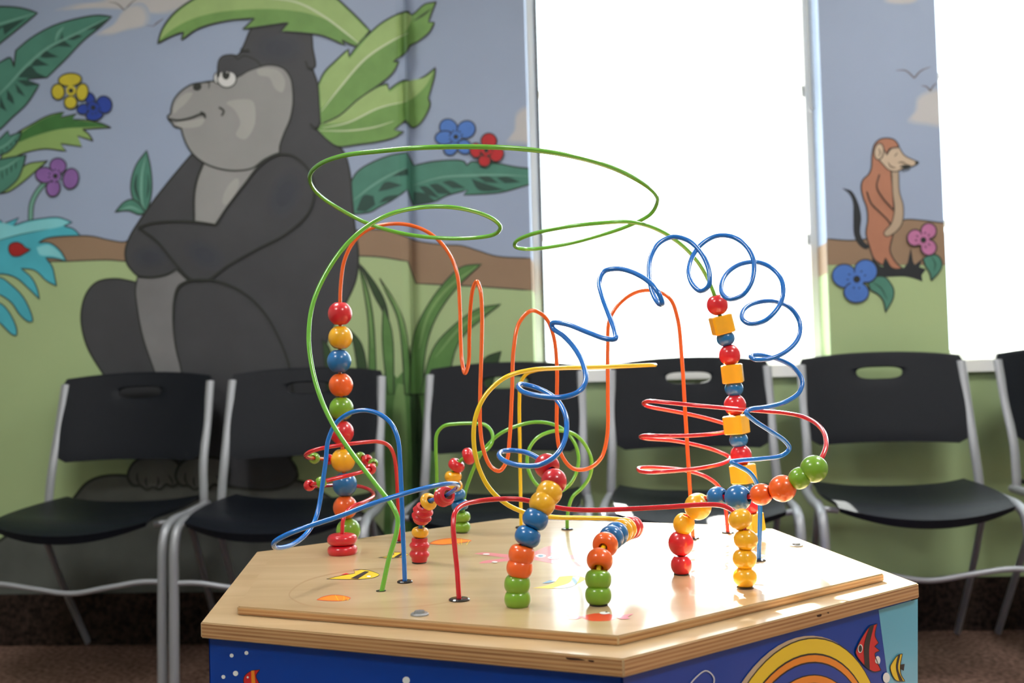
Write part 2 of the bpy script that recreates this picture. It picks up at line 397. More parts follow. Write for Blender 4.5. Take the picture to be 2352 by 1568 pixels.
for P, m in (([(823, 602, 1), (842, 654), (857, 728), (866, 905, 1), (846, 905, 1), (846, 746), (835, 665)], GM),
             ([(826, 604, 1), (868, 660), (890, 712), (899, 905, 1), (893, 905, 1), (884, 730), (860, 680)], GD),
             ([(880, 700, 1), (900, 760), (905, 905, 1), (890, 905, 1), (878, 780)], GM),
             ([(872, 639, 1), (905, 688), (930, 745), (948, 905, 1), (930, 905, 1), (914, 735), (885, 668)], GM),
             ([(801, 754, 1), (831, 791), (850, 905, 1), (828, 905, 1), (812, 790)], GD),
             ([(1106, 606, 1), (1060, 613), (1016, 654), (971, 720), (950, 772), (940, 905, 1), (972, 905, 1), (976, 815), (994, 746), (1027, 688), (1064, 645)], GM),
             ([(1151, 698, 1), (1097, 709), (1034, 754), (994, 802), (965, 905, 1), (1025, 905, 1), (1053, 787), (1112, 728)], GM),
             ([(1151, 806, 1), (1112, 824), (1090, 905, 1), (1125, 905, 1)], GD),
             ([(740, 778, 1), (757, 800), (775, 905, 1), (752, 905, 1)], GD)):
    s.fill(P, m, line=INK, lw=2.6)
s.stroke([(1095, 612), (1030, 660), (985, 720), (962, 800)], GL2, 7, True); s.stroke([(1130, 708), (1060, 750), (1000, 820)], GL2, 6, True)
s.stroke([(880, 655), (915, 712), (938, 800)], GL2, 5, True); s.stroke([(832, 640), (846, 700), (856, 800)], GL2, 5, True)
s.done('painted_grass', wall_left, 'tall green grass clump painted across the wall corner')

# palm leaves
LG, LM, WHT = paint('palm_light', (150, 178, 112), .09, 18), paint('palm_mid', (108, 148, 78), .12, 18), paint('vein_white', (192, 205, 168), .05)
s = S(); s.layer = 30
s.fill([(362, 100, 1), (372, 68), (395, 35), (425, 10), (470, -14), (560, -30), (680, -30), (760, -12), (800, 20), (850, 70, 1), (822, 108, 1), (800, 100), (786, 92, 1), (792, 104, 1), (740, 82), (700, 76), (645, 72, 1), (662, 52, 1), (620, 58), (558, 67, 1), (584, 42, 1), (520, 48), (455, 66), (417, 92, 1), (421, 73, 1), (392, 84)], LM, line=INK, lw=4)
s.fill([(366, 92, 1), (376, 68), (398, 38), (428, 13), (472, -11), (560, -27), (680, -27), (758, -9), (798, 24), (845, 72, 1), (822, 98, 1), (780, 62), (720, 34), (650, 22), (560, 22), (490, 30), (440, 44), (398, 66)], LG)
s.stroke([(600, -5), (680, 5), (740, 35), (800, 80), (824, 100)], WHT, 5, True)
s.done('painted_leaf', wall_left, 'big light green palm leaf painted over the ape head')
s = S(); s.layer = 26
s.fill([(727, 297, 1), (735, 285), (770, 262), (815, 230), (870, 197), (890, 192, 1), (892, 207, 1), (915, 190), (932, 184), (945, 188), (975, 175), (1000, 155, 1), (998, 175), (984, 225, 1), (988, 240), (975, 270), (960, 288), (947, 293), (932, 276, 1), (905, 298, 1), (928, 303, 1), (905, 316), (870, 325), (820, 332), (775, 336), (750, 320)], LM, line=INK, lw=3.4)
s.fill([(740, 286, 1), (770, 264), (815, 233), (870, 201), (889, 196, 1), (894, 212, 1), (932, 188), (975, 178), (996, 165, 1), (975, 200), (935, 233), (870, 247), (800, 278)], LG)
s.stroke([(740, 294), (800, 281), (870, 248), (935, 232)], WHT, 4, True)
s.stroke([(732, 300), (800, 300), (860, 292), (905, 278)], WHT, 3.5, True)
s.done('painted_leaf', wall_left, 'lower light green leaf crossing the wall corner')
s = S(); s.layer = 32
s.fill([(730, 195, 1), (745, 165), (770, 140), (800, 112, 1), (802, 130, 1), (820, 105), (850, 75), (880, 50), (920, 30), (937, 27), (945, 34), (975, 10), (1002, 4, 1), (995, 20), (984, 50, 1), (998, 52, 1), (985, 75), (960, 95), (942, 105), (933, 120), (903, 141, 1), (917, 142, 1), (900, 170), (870, 195), (820, 230), (780, 265), (736, 286, 1)], LM, line=INK, lw=3.4)
s.fill([(734, 195, 1), (748, 168), (772, 143), (798, 118, 1), (802, 136, 1), (852, 78), (882, 53), (920, 33), (937, 31), (945, 38), (930, 74), (900, 92), (840, 132), (780, 200), (738, 250, 1)], LG)
s.stroke([(738, 256), (780, 202), (840, 134), (900, 94), (937, 76)], WHT, 5, True)
s.stroke([(950, 48), (975, 32), (990, 20)], INK, 4, True)
s.done('painted_leaf', wall_left, 'upper light green leaf crossing the wall corner')

# ape
FUR, SKIN, SKINL, BEL = paint('fur_charcoal', (62, 63, 67), .13, 7), paint('ape_skin', (142, 142, 142), .06, 8), paint('ape_skin_light', (160, 160, 157), .04), paint('ape_belly', (116, 116, 118), .12, 8)
FUR2, FURA, FURB = paint('fur_blue_black', (54, 57, 66), .1, 10), paint('fur_soft_a', (60, 61, 67), .12, 8), paint('fur_soft_b', (57, 60, 67), .12, 8)
s = S(); s.layer = 9
s.fill([(443, 352), (420, 378), (385, 420), (350, 465), (322, 505), (300, 540), (288, 575), (291, 603), (305, 623), (320, 636, 1), (312, 648, 1), (265, 640), (222, 648), (198, 675), (187, 715), (188, 750), (200, 795), (225, 840), (260, 890), (300, 950), (320, 1020), (330, 1090, 1), (520, 1118, 1), (640, 1122), (684, 1095), (668, 1050), (735, 1000), (786, 950), (790, 900), (768, 870), (752, 830), (750, 790), (770, 740), (797, 690), (818, 640), (823, 585), (815, 520), (808, 450), (804, 400), (790, 350), (760, 318), (728, 295, 1), (735, 280), (735, 225), (727, 185), (719, 158), (724, 152), (718, 110), (714, 70), (700, 44, 1), (590, 44, 1), (572, 75), (562, 100), (546, 127), (530, 126), (511, 131), (502, 145), (503, 180), (540, 260)], FUR, line=INK, lw=4.5)
# soft bluish patches of the brushwork
for k, fc_ in ((1.25, FURA), (.95, FURB), (.6, FUR2)):
    s.ell(655, 445, 30*k, 52*k, fc_, .4); s.ell(470, 585, 42*k, 26*k, fc_, .5); s.ell(345, 590, 36*k, 22*k, fc_); s.ell(640, 110, 50*k, 30*k, fc_)
s.fill([(468, 376), (455, 410), (446, 445), (443, 480), (447, 510, 1), (495, 516, 1), (512, 490), (540, 450), (565, 415), (600, 378, 1), (545, 380), (510, 380)], SKIN)
s.ell(530, 440, 12, 34, SKINL, .5)
s.fill([(316, 636, 1), (350, 637), (385, 630), (405, 618, 1), (420, 633), (432, 644, 1), (411, 655), (402, 675), (398, 710), (398, 750), (404, 800), (416, 850), (420, 905, 1), (375, 905, 1), (350, 840), (327, 770), (314, 700), (311, 665)], BEL, line=INK, lw=3.6)
s.fill([(500, 186, 1), (480, 187), (462, 190), (440, 194), (415, 210), (399, 230), (393, 250), (392, 260), (385, 268), (388, 275, 1), (395, 282), (400, 290), (416, 294, 1), (420, 310), (430, 335), (447, 358), (472, 376), (510, 389), (545, 392), (580, 386), (606, 367), (630, 355), (642, 351, 1), (643, 335), (652, 308), (666, 275), (673, 240), (673, 210), (668, 180), (655, 160), (640, 152), (615, 149), (590, 155), (565, 165), (545, 177), (530, 187), (515, 190)], SKIN, line=INK, lw=4)
s.fill([(520, 236), (550, 228), (580, 232), (587, 258), (582, 295), (562, 320), (542, 310), (552, 282), (538, 252)], SKINL)
s.fill([(403, 237), (424, 215), (442, 213), (428, 236), (412, 250), (398, 262)], SKINL)
s.fill([(590, 160), (636, 160), (655, 185), (648, 212), (632, 204), (618, 178), (594, 172)], SKINL)
s.fill([(404, 282), (440, 276), (470, 272), (462, 288), (430, 294), (408, 290)], SKINL)
s.fill([(372 + 130, 182, 1), (502, 140), (513, 128), (536, 127), (546, 136), (560, 128), (590, 140), (600, 152, 1), (570, 163), (545, 176), (535, 168), (515, 162)], FUR, line=INK, lw=3)
EYE = paint('eye_white', (205, 206, 206), 0)
s.ell(500, 179, 9, 13, EYE, 0, INK, 2.5); s.ell(521, 181, 22, 20, EYE, 0, INK, 3); s.ell(519, 171, 9, 12, INK, 0); s.ell(522, 164, 3, 3.5, EYE); s.ell(501, 172, 4, 6, INK)
s.fill([(500, 168, 1), (512, 160), (532, 162), (546, 176, 1), (530, 166), (512, 166)], FUR)
s.ell(453, 199, 10, 8.5, INK, -.3); s.stroke([(468, 190), (480, 190), (479, 204)], INK, 3, True)
s.stroke([(388, 273), (410, 276), (440, 270), (462, 262), (471, 266)], INK, 4.5); s.stroke([(460, 257), (470, 262), (471, 272)], INK, 4); s.stroke([(503, 246), (514, 255), (509, 266)], INK, 4)
for P in ([(318, 522), (350, 512), (400, 508), (447, 509), (495, 516)], [(467, 374), (453, 410), (446, 448), (446, 510)],
          [(495, 516, 1), (520, 478), (560, 425), (600, 376), (638, 355), (668, 356), (695, 374), (714, 400), (722, 432), (717, 470), (700, 500), (650, 541), (590, 572), (520, 612), (480, 641), (456, 644), (436, 640), (415, 620), (390, 590), (358, 552), (318, 522)],
          [(398, 735), (400, 690), (412, 658), (436, 645), (475, 642), (520, 652), (570, 680), (612, 725), (642, 780), (664, 840), (674, 910)],
          [(318, 634), (350, 636), (385, 629), (404, 618)], [(702, 140), (708, 155), (720, 158)], [(712, 284), (722, 293), (734, 290)], [(552, 112), (562, 116), (572, 114)],
          [(655, 1040), (682, 1080), (670, 1110), (620, 1124), (560, 1122), (520, 1112)]):
    s.stroke(P, INK, 4.5)
FOOT = paint('ape_foot', (92, 94, 92), .12, 12)
for fx in (0, 110):
    s.fill([(296+fx, 1080), (312+fx, 1058), (345+fx, 1050), (400+fx, 1056), (416+fx, 1080), (408+fx, 1110), (396+fx, 1117), (382+fx, 1112), (368+fx, 1123), (350+fx, 1119), (338+fx, 1124), (322+fx, 1115), (306+fx, 1114), (294+fx, 1098)], FOOT, line=INK, lw=6)
    for P in ([(316+fx, 1084), (315+fx, 1100), (322+fx, 1114)], [(336+fx, 1094), (335+fx, 1108), (340+fx, 1120)], [(362+fx, 1094), (364+fx, 1108), (358+fx, 1120)], [(386+fx, 1090), (394+fx, 1102), (398+fx, 1114)]): s.stroke(P, INK, 4.5, True)
s.done('painted_ape', wall_left, 'large charcoal grey ape painted sitting with folded arms')

# teal leaves, upper left
TE, TD, TL = paint('teal_leaf', (70, 124, 108), .12, 14), paint('teal_dark', (38, 70, 62), .1), paint('teal_light', (108, 158, 142), .06)
s = S(); s.layer = 10
s.fill([(-120, 60, 1), (-60, 20), (0, 15), (40, 17), (64, 22), (86, 30, 1), (62, 50), (0, 100), (-60, 150, 1)], TE, line=INK, lw=3.6)
s.fill([(-60, 85, 1), (10, 57), (60, 42, 1), (30, 65), (10, 80, 1), (6, 62, 1), (-40, 100)], TD); s.stroke([(-60, 70), (0, 55), (40, 43), (82, 30)], TL, 5, True)
s.done('painted_leaf', wall_left, 'topmost dark teal leaf at the left edge')
s = S(); s.layer = 10
s.fill([(-90, 200, 1), (-40, 165), (0, 143), (22, 132), (26, 135), (32, 154, 1), (36, 116, 1), (70, 88), (120, 60), (175, 43), (225, 35), (256, 38, 1), (230, 62), (190, 95), (150, 137), (108, 178, 1), (62, 182, 1), (90, 195, 1), (62, 238), (28, 270), (0, 297), (-60, 340, 1)], TE, line=INK, lw=3.6)
for P in ([(42, 177), (56, 158), (72, 150), (84, 166), (106, 177), (70, 179)], [(70, 152), (84, 135), (98, 142), (114, 150), (92, 151)], [(92, 132), (104, 116), (116, 122), (136, 131), (108, 133)],
          [(104, 116), (136, 94), (143, 72), (146, 92), (166, 108), (132, 106)], [(150, 90), (172, 79), (190, 83), (170, 92)], [(190, 70), (226, 52), (250, 40), (222, 66)],
          [(38, 184), (60, 184), (88, 195), (60, 198)], [(34, 190), (48, 206), (58, 222), (40, 212)], [(16, 205), (28, 222), (33, 240), (16, 228)], [(0, 218), (8, 238), (16, 256), (0, 246)]):
    s.fill([(P[0]+(1,))]+P[1:2]+[(p+(1,)) for p in P[2:]], TD)
s.stroke([(-20, 235), (20, 195), (60, 152), (110, 110), (180, 75), (252, 39)], TL, 6, True); s.stroke([(127, 95), (134, 76), (146, 62)], TL, 6, True)
s.done('painted_leaf', wall_left, 'long dark teal leaf with jagged shading, upper left')
s = S(); s.layer = 10
FD, FL = paint('frond_dark', (56, 106, 52), .15, 20), paint('frond_light', (132, 162, 96), .08)
s.fill([(-60, 400, 1), (0, 366, 1), (28, 315), (75, 284), (112, 265), (147, 257, 1), (137, 270, 1), (175, 262, 1), (164, 274, 1), (200, 276), (235, 284), (255, 293, 1), (190, 297, 1), (204, 308), (214, 324, 1), (178, 312, 1), (188, 337, 1), (140, 330, 1), (152, 348, 1), (105, 342), (60, 350), (30, 362), (-60, 400, 1)], FL, line=INK, lw=3.4)
s.fill([(32, 318, 1), (75, 287), (112, 268), (145, 259, 1), (138, 272, 1), (170, 265, 1), (168, 275, 1), (230, 284), (248, 291, 1), (200, 292), (140, 296), (80, 312), (45, 326, 1)], FD)
s.done('painted_leaf', wall_left, 'two-tone green frond painted at the left')
for P, lab in (([(-40, 350, 1), (0, 318), (18, 300, 1), (22, 312, 1), (50, 302, 1), (40, 326), (20, 348), (0, 356), (-40, 370, 1)], 'small teal leaf overlapping the green frond'),
               ([(-60, 380, 1), (0, 366), (30, 360), (60, 356, 1), (52, 385), (40, 412), (15, 435), (0, 444), (-60, 460, 1)], 'broad teal leaf beside the purple flower')):
    s = S(); s.layer = 16
    if '360), (60' in str(P): s.fill([(0, 445, 1), (30, 410), (60, 378), (110, 369, 1), (85, 390), (50, 420), (20, 440)], FL, line=INK, lw=3)
    s.fill(P, TE, line=INK, lw=3.2); x1, y1 = P[4][:2]
    s.stroke([(-30, 395 if y1 > 340 else 350), (10, 385 if y1 > 340 else 335), (x1-6 if y1 > 340 else 40, 362 if y1 > 340 else 308)], TL, 4, True)
    for k in range(4): s.stroke([(4+k*11, 392-k*7 if y1 > 340 else 344-k*8), (6+k*10, 412-k*8 if y1 > 340 else 352-k*8)], TD, 3.5, True)
    s.done('painted_leaf', wall_left, lab)
s = S(); s.layer = 12
s.stroke([(103, 420), (86, 440), (73, 468), (70, 505)], INK, 13); s.stroke([(103, 420), (86, 440), (73, 468), (70, 505)], TL, 8)
s.done('painted_stem', wall_left)
CY, CYL = paint('feather_cyan', (70, 168, 186), .12, 10), paint('feather_pale', (124, 198, 206), .06)
s = S(); s.layer = 14
s.fill([(-80, 560, 1), (-30, 520), (0, 505, 1), (8, 514, 1), (43, 500, 1), (32, 518, 1), (60, 508), (100, 501), (134, 499), (166, 510, 1), (147, 519, 1), (169, 526), (185, 541, 1), (134, 543), (107, 547), (88, 557, 1), (115, 558), (139, 576), (153, 600, 1), (129, 594), (105, 592, 1), (120, 612), (126, 637), (130, 657, 1), (107, 645), (80, 621), (48, 616, 1), (72, 637), (86, 664), (91, 688, 1), (67, 664), (35, 637), (0, 629), (-60, 640, 1)], CY, line=INK, lw=2.6)
s.fill([(-60, 560, 1), (0, 512), (34, 520, 1), (70, 509), (134, 502), (160, 510, 1), (140, 520), (90, 530), (0, 552), (-60, 580, 1)], CYL)
s.fill([(84, 568, 1), (110, 562), (134, 577), (148, 596, 1), (120, 588), (92, 585)], CYL)
s.fill([(-60, 640, 1), (0, 637), (21, 650), (54, 683), (74, 728), (74, 738), (64, 738), (45, 722), (27, 696), (0, 677), (-60, 660, 1)], CY, line=INK, lw=2.6)
s.fill([(-50, 690, 1), (0, 696), (21, 717), (38, 755), (37, 770), (28, 768), (13, 755), (0, 742), (-50, 720, 1)], CY, line=INK, lw=2.6)
s.stroke([(-30, 560), (40, 540), (110, 526)], TD, 2, True)
s.done('painted_feather_plant', wall_left, 'bright cyan feathery leaf painted at the left edge')
s = S(); s.layer = 24
s.fill([(70, 573, 1), (56, 582), (44, 588), (28, 587), (20, 576), (22, 562), (36, 556), (50, 560), (58, 568)], paint('berry_red', (150, 30, 28), .1), line=INK, lw=2.5)
s.done('painted_berry', wall_left, 'dark red berry painted on the cyan leaf')
s = S(); s.layer = 6
s.fill([(337, 345, 1), (346, 385), (349, 430), (344, 465), (333, 490, 1), (318, 478), (303, 450), (301, 418), (312, 380)], TE, line=INK, lw=3)
s.stroke([(334, 362), (326, 400), (325, 450), (330, 480)], TL, 6, True); s.stroke([(314, 400), (311, 430), (322, 465)], TD, 7, True); s.stroke([(340, 400), (341, 430), (337, 455)], TD, 4, True)
s.fill([(264, 487, 1), (285, 464), (304, 458), (322, 470), (334, 488, 1), (320, 493), (295, 484)], TE, line=INK, lw=3); s.stroke([(275, 482), (300, 476), (326, 486)], TL, 6, True)
s.done('painted_leaf', wall_left, 'small teal sprig painted beside the ape elbow')
s = S(); s.layer = 4
s.fill([(790, 450, 1), (805, 420), (820, 395), (850, 375), (895, 357), (935, 350, 1), (950, 380, 1), (1000, 370), (1065, 370), (1072, 380, 1), (1082, 371, 1), (1125, 372), (1190, 384), (1240, 388, 1), (1240, 420, 1), (1212, 425), (1150, 442), (1065, 448, 1), (1074, 436, 1), (1025, 450), (1000, 462), (949, 472, 1), (936, 435, 1), (900, 460), (872, 475), (850, 487), (812, 492, 1)], TE, line=INK, lw=3.4)
for P in ([(818, 484), (836, 448), (858, 450), (862, 470), (840, 486)], [(868, 440), (885, 418), (925, 425), (890, 436)], [(870, 466), (885, 452), (925, 446), (900, 460)], [(900, 405), (935, 385), (938, 402)],
          [(950, 440), (975, 444), (1000, 462), (950, 470)], [(962, 428), (980, 428), (1010, 455), (980, 448)], [(985, 424), (1005, 422), (1040, 446), (1005, 444)], [(1015, 418), (1035, 414), (1070, 432), (1040, 432)],
          [(1082, 410), (1100, 436), (1160, 436), (1110, 420)], [(1095, 404), (1120, 404), (1145, 420), (1115, 418)], [(1140, 408), (1165, 406), (1195, 418), (1160, 420)]):
    s.fill([(P[0]+(1,))]+P[1:2]+[(p+(1,)) for p in P[2:]], TD)
s.stroke([(812, 460), (850, 430), (890, 405), (935, 385)], TL, 5, True); s.stroke([(950, 425), (1010, 408), (1080, 403), (1150, 402), (1212, 405)], TL, 5, True)
s.done('painted_leaf', wall_left, 'broad teal leaf crossing the wall corner under the blue flower')

# flowers
def flower(c, petals, rgb, name, wall, lab, lay=18, dots=True, cr=5.5):
    s = S(); s.layer = lay; m = paint(name, rgb, .1, 20)
    for a, d, rl, rw in petals:
        x, y = c[0]+d*math.cos(a), c[1]+d*math.sin(a); s.ell(x, y, rl, rw, m, a, INK, 3)
    s.ell(c[0], c[1], cr*2.1, cr*2.1, m)
    if dots:
        for a, d, rl, rw in petals:
            for k in (-.3, .3): s.ell(c[0]+math.cos(a+k)*cr*2.6, c[1]+math.sin(a+k)*cr*2.6, 2.6, 1.6, INK, a)
    s.ell(c[0], c[1], cr, cr, INK); s.done('painted_flower', wall, lab)
R = math.radians
flower((163, 208), [(R(-95), 25, 15, 27), (R(175), 30, 15, 18), (R(92), 27, 15, 15), (R(8), 26, 14, 20)], (188, 174, 48), 'petal_yellow', wall_left, 'yellow four-petal flower painted at the upper left', 40, False)
flower((214, 247), [(R(-110), 20, 16, 11), (R(170), 22, 16, 12), (R(80), 17, 13, 20), (R(-15), 26, 18, 20)], (34, 62, 150), 'petal_royal_blue', wall_left, 'royal blue flower painted below the yellow one', 28)
flower((127, 404), [(R(-75), 24, 18, 19), (R(10), 36, 18, 24), (R(100), 28, 20, 16), (R(185), 24, 22, 18)], (130, 92, 156), 'petal_purple', wall_left, 'purple flower on a green stem, painted left', 30)
flower((1047, 314), [(R(-130), 26, 22, 20), (R(-35), 29, 22, 20), (R(50), 30, 18, 16), (R(115), 26, 20, 16), (R(175), 26, 22, 16)], (72, 116, 190), 'petal_blue', wall_left, 'mid blue flower painted between corner and middle window', 22)
flower((1117, 345), [(R(-75), 22, 18, 18), (R(20), 25, 16, 18), (R(100), 24, 14, 14), (R(180), 24, 14, 17)], (176, 34, 40), 'petal_red', wall_left, 'red flower painted beside the mid blue one', 50)

# meerkat on the pier between the windows
RU, FA, BL_, BK = paint('meerkat_rust', (165, 112, 88), .07, 14), paint('meerkat_face', (188, 168, 146), .04), paint('meerkat_arm', (170, 150, 128), .05), paint('tail_black', (34, 38, 42), 0)
s = S(); s.layer = 12
s.fill([(1934, 432, 1), (1955, 438), (1970, 463), (1978, 498), (1976, 536), (1985, 555), (1999, 566, 1), (1989, 572), (1974, 563), (1962, 540), (1960, 498), (1959, 463), (1950, 444)], BK)
s.fill([(2003, 586, 1), (2011, 600, 1), (2023, 611), (2028, 613, 1), (2034, 597, 1), (2046, 614), (2059, 619), (2074, 616), (2085, 603, 1), (2092, 568, 1), (2097, 600, 1), (2101, 608, 1), (2119, 594, 1), (2112, 613, 1), (2127, 618, 1), (2117, 632, 1), (2119, 647, 1), (2104, 641), (2079, 635), (2029, 636), (2009, 634, 1), (2004, 613, 1)], BK)
s.fill([(2033, 317), (2054, 321), (2065, 339), (2050, 370), (2047, 398, 1), (2052, 459), (2054, 497), (2052, 535), (2047, 555), (2044, 573), (2049, 589), (2061, 606), (2074, 616, 1), (2059, 618), (2046, 613), (2034, 592, 1), (2028, 610, 1), (2022, 606), (2008, 595), (1997, 566), (1989, 536), (1993, 505), (1991, 478), (1982, 452), (1978, 429), (1982, 413), (1995, 400), (2001, 387), (2003, 356), (2008, 333), (2019, 321)], RU, line=INK, lw=3)
s.fill([(2048, 394, 1), (2064, 392, 1), (2066, 440), (2075, 474), (2072, 513), (2058, 532), (2036, 543), (2030, 535), (2047, 513), (2054, 482), (2050, 440)], BL_, line=INK, lw=2.4)
s.fill([(2037, 356, 1), (2043, 342), (2065, 337, 1), (2077, 356), (2098, 367), (2110, 373), (2098, 381), (2080, 385), (2058, 394), (2041, 390), (2026, 375), (2017, 362), (2024, 340, 1), (2032, 346)], FA, line=INK, lw=2.4)
s.ell(2019, 348, 11, 19, FA, .12, INK, 2.6); s.stroke([(2017, 340), (2022, 350), (2018, 360)], INK, 2.2, True)
s.ell(2106, 374, 4.5, 3.6, INK); s.fill([(2065, 382, 1), (2078, 378), (2092, 380), (2082, 387)], INK)
for k in range(5): s.stroke([(2076+k*3, 383), (2073+k*4, 396-k)], INK, 1.6, True)
s.stroke([(2040, 372), (2046, 382), (2058, 385)], INK, 2.2, True); s.stroke([(2062, 374), (2072, 372), (2084, 378)], INK, 2, True); s.stroke([(2054, 360), (2062, 350)], INK, 2, True)
s.stroke([(2065, 339), (2048, 340), (2038, 355)], INK, 2.4, True)
s.stroke([(1991, 440), (2001, 467), (2020, 486), (2039, 505), (2046, 516)], INK, 3); s.stroke([(2020, 400), (2014, 429), (2028, 455), (2052, 482)], INK, 3)
s.done('painted_meerkat', wall_back, 'rust brown meerkat painted standing between the windows')
for P, V, lab in (([(2120, 594, 1), (2138, 583), (2157, 589), (2164, 606), (2160, 621), (2139, 645, 1), (2135, 626), (2125, 609)], [(2140, 590), (2148, 605), (2146, 622)], 'small teal leaf painted under the pink flower'),
                  ([(1994, 649, 1), (2009, 636), (2032, 636), (2046, 651), (2053, 666), (2051, 686), (2034, 717, 1), (2029, 691), (2018, 677), (1999, 664)], [(2005, 648), (2024, 662), (2038, 688)], 'teal leaf painted beside the light blue flower')):
    s = S(); s.layer = 30; s.fill(P, TE, line=INK, lw=2.8); s.stroke(V, TD, 3.4, True); s.done('painted_leaf', wall_back, lab)
flower((1968, 641), [(R(-165), 29, 29, 27), (R(-42), 28, 26, 27), (R(92), 30, 24, 29)], (70, 112, 186), 'petal_cornflower', wall_back, 'light blue flower painted at the foot of the meerkat', 44, True, 8)
flower((2121, 551), [(R(195), 20, 18, 19), (R(-60), 24, 18, 18), (R(55), 21, 18, 18)], (176, 108, 150), 'petal_pink', wall_back, 'pink flower painted right of the meerkat', 48, True, 6.5)

# ------------------------------------------------------------------ chairs
plastic = mat('black_plastic', (13, 17, 24), .4, .05, 60, bump=.35, bscale=700, spec=.14)
tube = mat('silver_powder_coat', (150, 153, 158), .42, metal=.35)
rubber = mat('black_rubber', (20, 20, 20), .7)
def back_y(x, z): return .028+(z-.584)/(.845-.584)*.092 + .030*(1-(x/.225)**2)
def make_chair():
    t = empty('stacking_chair')
    # backrest: rings from the hand slot out to the outline
    bm = bmesh.new(); N, K = 72, 11; front, rear = [], []
    cz = .792
    for k in range(K):
        f = (k/(K-1)); fr, rr = [], []
        for i in range(N):
            a = 2*math.pi*i/N; ca, sa = math.cos(a), math.sin(a)
            p = 2/5.0; sx = math.copysign(abs(ca)**.55, ca)*.066; sz = math.copysign(abs(sa)**.8, sa)*.0195
            if sa > 0: sz *= .75
            # outline: rounded rectangle from z .584 to an arched top
            q = 1/max(abs(ca)/.231, abs(sa)/(.060 if sa > 0 else .208), 1e-6)
            ox, oz = q*ca, q*sa
            if sa > 0: oz = oz*(1-.28*(abs(ox)/.231)**2.2)
            if sa < 0: oz = oz+.006*(1-(ox/.231)**2)*(abs(oz)/.208)
            if oz < 0: ox *= 1-.075*(abs(oz)/.208)
            g = f**1.15
            x, z = sx*(1-g)+ox*g, cz+sz*(1-g)+oz*g
            y = back_y(x, z); th = .007 if 0 < k < K-1 else .0045
            if k == 0: y += .002
            fr.append(bm.verts.new((x, y-th, z))); rr.append(bm.verts.new((x, y+th, z)))
        front.append(fr); rear.append(rr)
    for k in range(K-1):
        for i in range(N):
            j = (i+1) % N
            bm.faces.new((front[k][i], front[k+1][i], front[k+1][j], front[k][j])); bm.faces.new((rear[k][i], rear[k][j], rear[k+1][j], rear[k+1][i]))
    for A, B in ((front[0], rear[0]), (front[-1], rear[-1])):
        for i in range(N): bm.faces.new((A[i], A[(i+1) % N], B[(i+1) % N], B[i]))
    autosmooth(obj('backrest', bm, plastic, t), 50)
    # seat: saddle with rolled front lip
    bm = bmesh.new(); U, V = 24, 20; top, bot = [], []
    for j in range(V+1):
        v = j/V; tr_, br = [], []
        for i in range(U+1):
            u = -1+2*i/U
            hw = .212+.016*math.sin(math.pi*min(v*1.2, 1)); x = u*hw
            y = .05-.445*v
            y += (.03*(abs(u)**3))*(1 if v < .1 else -.0) + (.045*abs(u)**2.4)*max(0, (v-.8)/.2)
            dip = .017*(1-u*u)*math.sin(math.pi*min(1, v*.95+.1)); lip = .036*max(0, (v-.68)/.32)**1.8*(1-.75*u*u)
            z = .462-dip-lip+.010*abs(u)**3*(1-v)+.008*(1-v)
            tr_.append(bm.verts.new((x, y, z))); br.append(bm.verts.new((x*.985, y+.004*(v > .95), z-.012-.010*max(0, (v-.8)/.2)*(1-u*u))))
        top.append(tr_); bot.append(br)
    for j in range(V):
        for i in range(U):
            bm.faces.new((top[j][i], top[j][i+1], top[j+1][i+1], top[j+1][i])); bm.faces.new((bot[j][i], bot[j+1][i], bot[j+1][i+1], bot[j][i+1]))
    for j in range(V):
        for i in (0, U): bm.faces.new((top[j][i], top[j+1][i], bot[j+1][i], bot[j][i]))
    for i in range(U):
        for j in (0, V): bm.faces.new((top[j][i], top[j][i+1], bot[j][i+1], bot[j][i]))
    autosmooth(obj('seat', bm, plastic, t), 60)
    for sd_ in (-1, 1):
        bm = bmesh.new(); x = sd_*.247
        P = [(x, -.345, 0.012), (x, -.335, .30), (x, -.328, .39), (x, -.31, .425), (x, -.27, .442), (x, -.15, .448), (x*.965, 0.03, .455)]
        sweep(bm, catmull(P, 6), .0135, 12, .9, 1, up=Vector((0, 1, 0))); autosmooth(obj('leg', bm, tube, t))
        bm = bmesh.new(); lathe(bm, [(.015, 0), (.016, .002), (.015, .02), (.009, .022)], 14, False, Matrix.Translation((x, -.345, 0))); obj('foot_cap', bm, rubber, t)
        bm = bmesh.new(); xb = sd_*.230
        P = [(xb+sd_*.006, .012, .452), (xb+sd_*.004, .016, .50), (xb, .03, .58), (xb-sd_*.001, .072, .70), (xb-sd_*.003, .108, .818)]
        sweep(bm, catmull(P, 6), .0132, 12, .65, 1, up=Vector((0, 1, 0))); autosmooth(obj('back_post', bm, tube, t))
        bm = bmesh.new(); xr = sd_*.222
        P = [(xr, -.10, .438), (xr, -.06, .40), (xr*.99, .06, .22), (xr*.955, .205, 0.012)]
        sweep(bm, catmull(P, 5), .0115, 10, 1, .8, up=Vector((0, 1, 0))); autosmooth(obj('leg', bm, tube, t))
        bm = bmesh.new(); sweep(bm, [(sd_*.20, -.27, .437), (sd_*.247, -.27, .441)], .008, 10); autosmooth(obj('seat_bracket', bm, tube, t))
    bm = bmesh.new(); P = [(-.24, -.335, .295), (-.19, -.335, .295), (-.10, -.335, .282), (0, -.335, .268), (.10, -.335, .282), (.19, -.335, .295), (.24, -.335, .295)]
    sweep(bm, catmull(P, 6), .0075, 10); autosmooth(obj('crossbar', bm, tube, t))
    return t
def dup(root):
    r = root.copy(); C.objects.link(r)
    for ch in list(root.children):
        c = ch.copy(); C.objects.link(c); c.parent = r
    return r
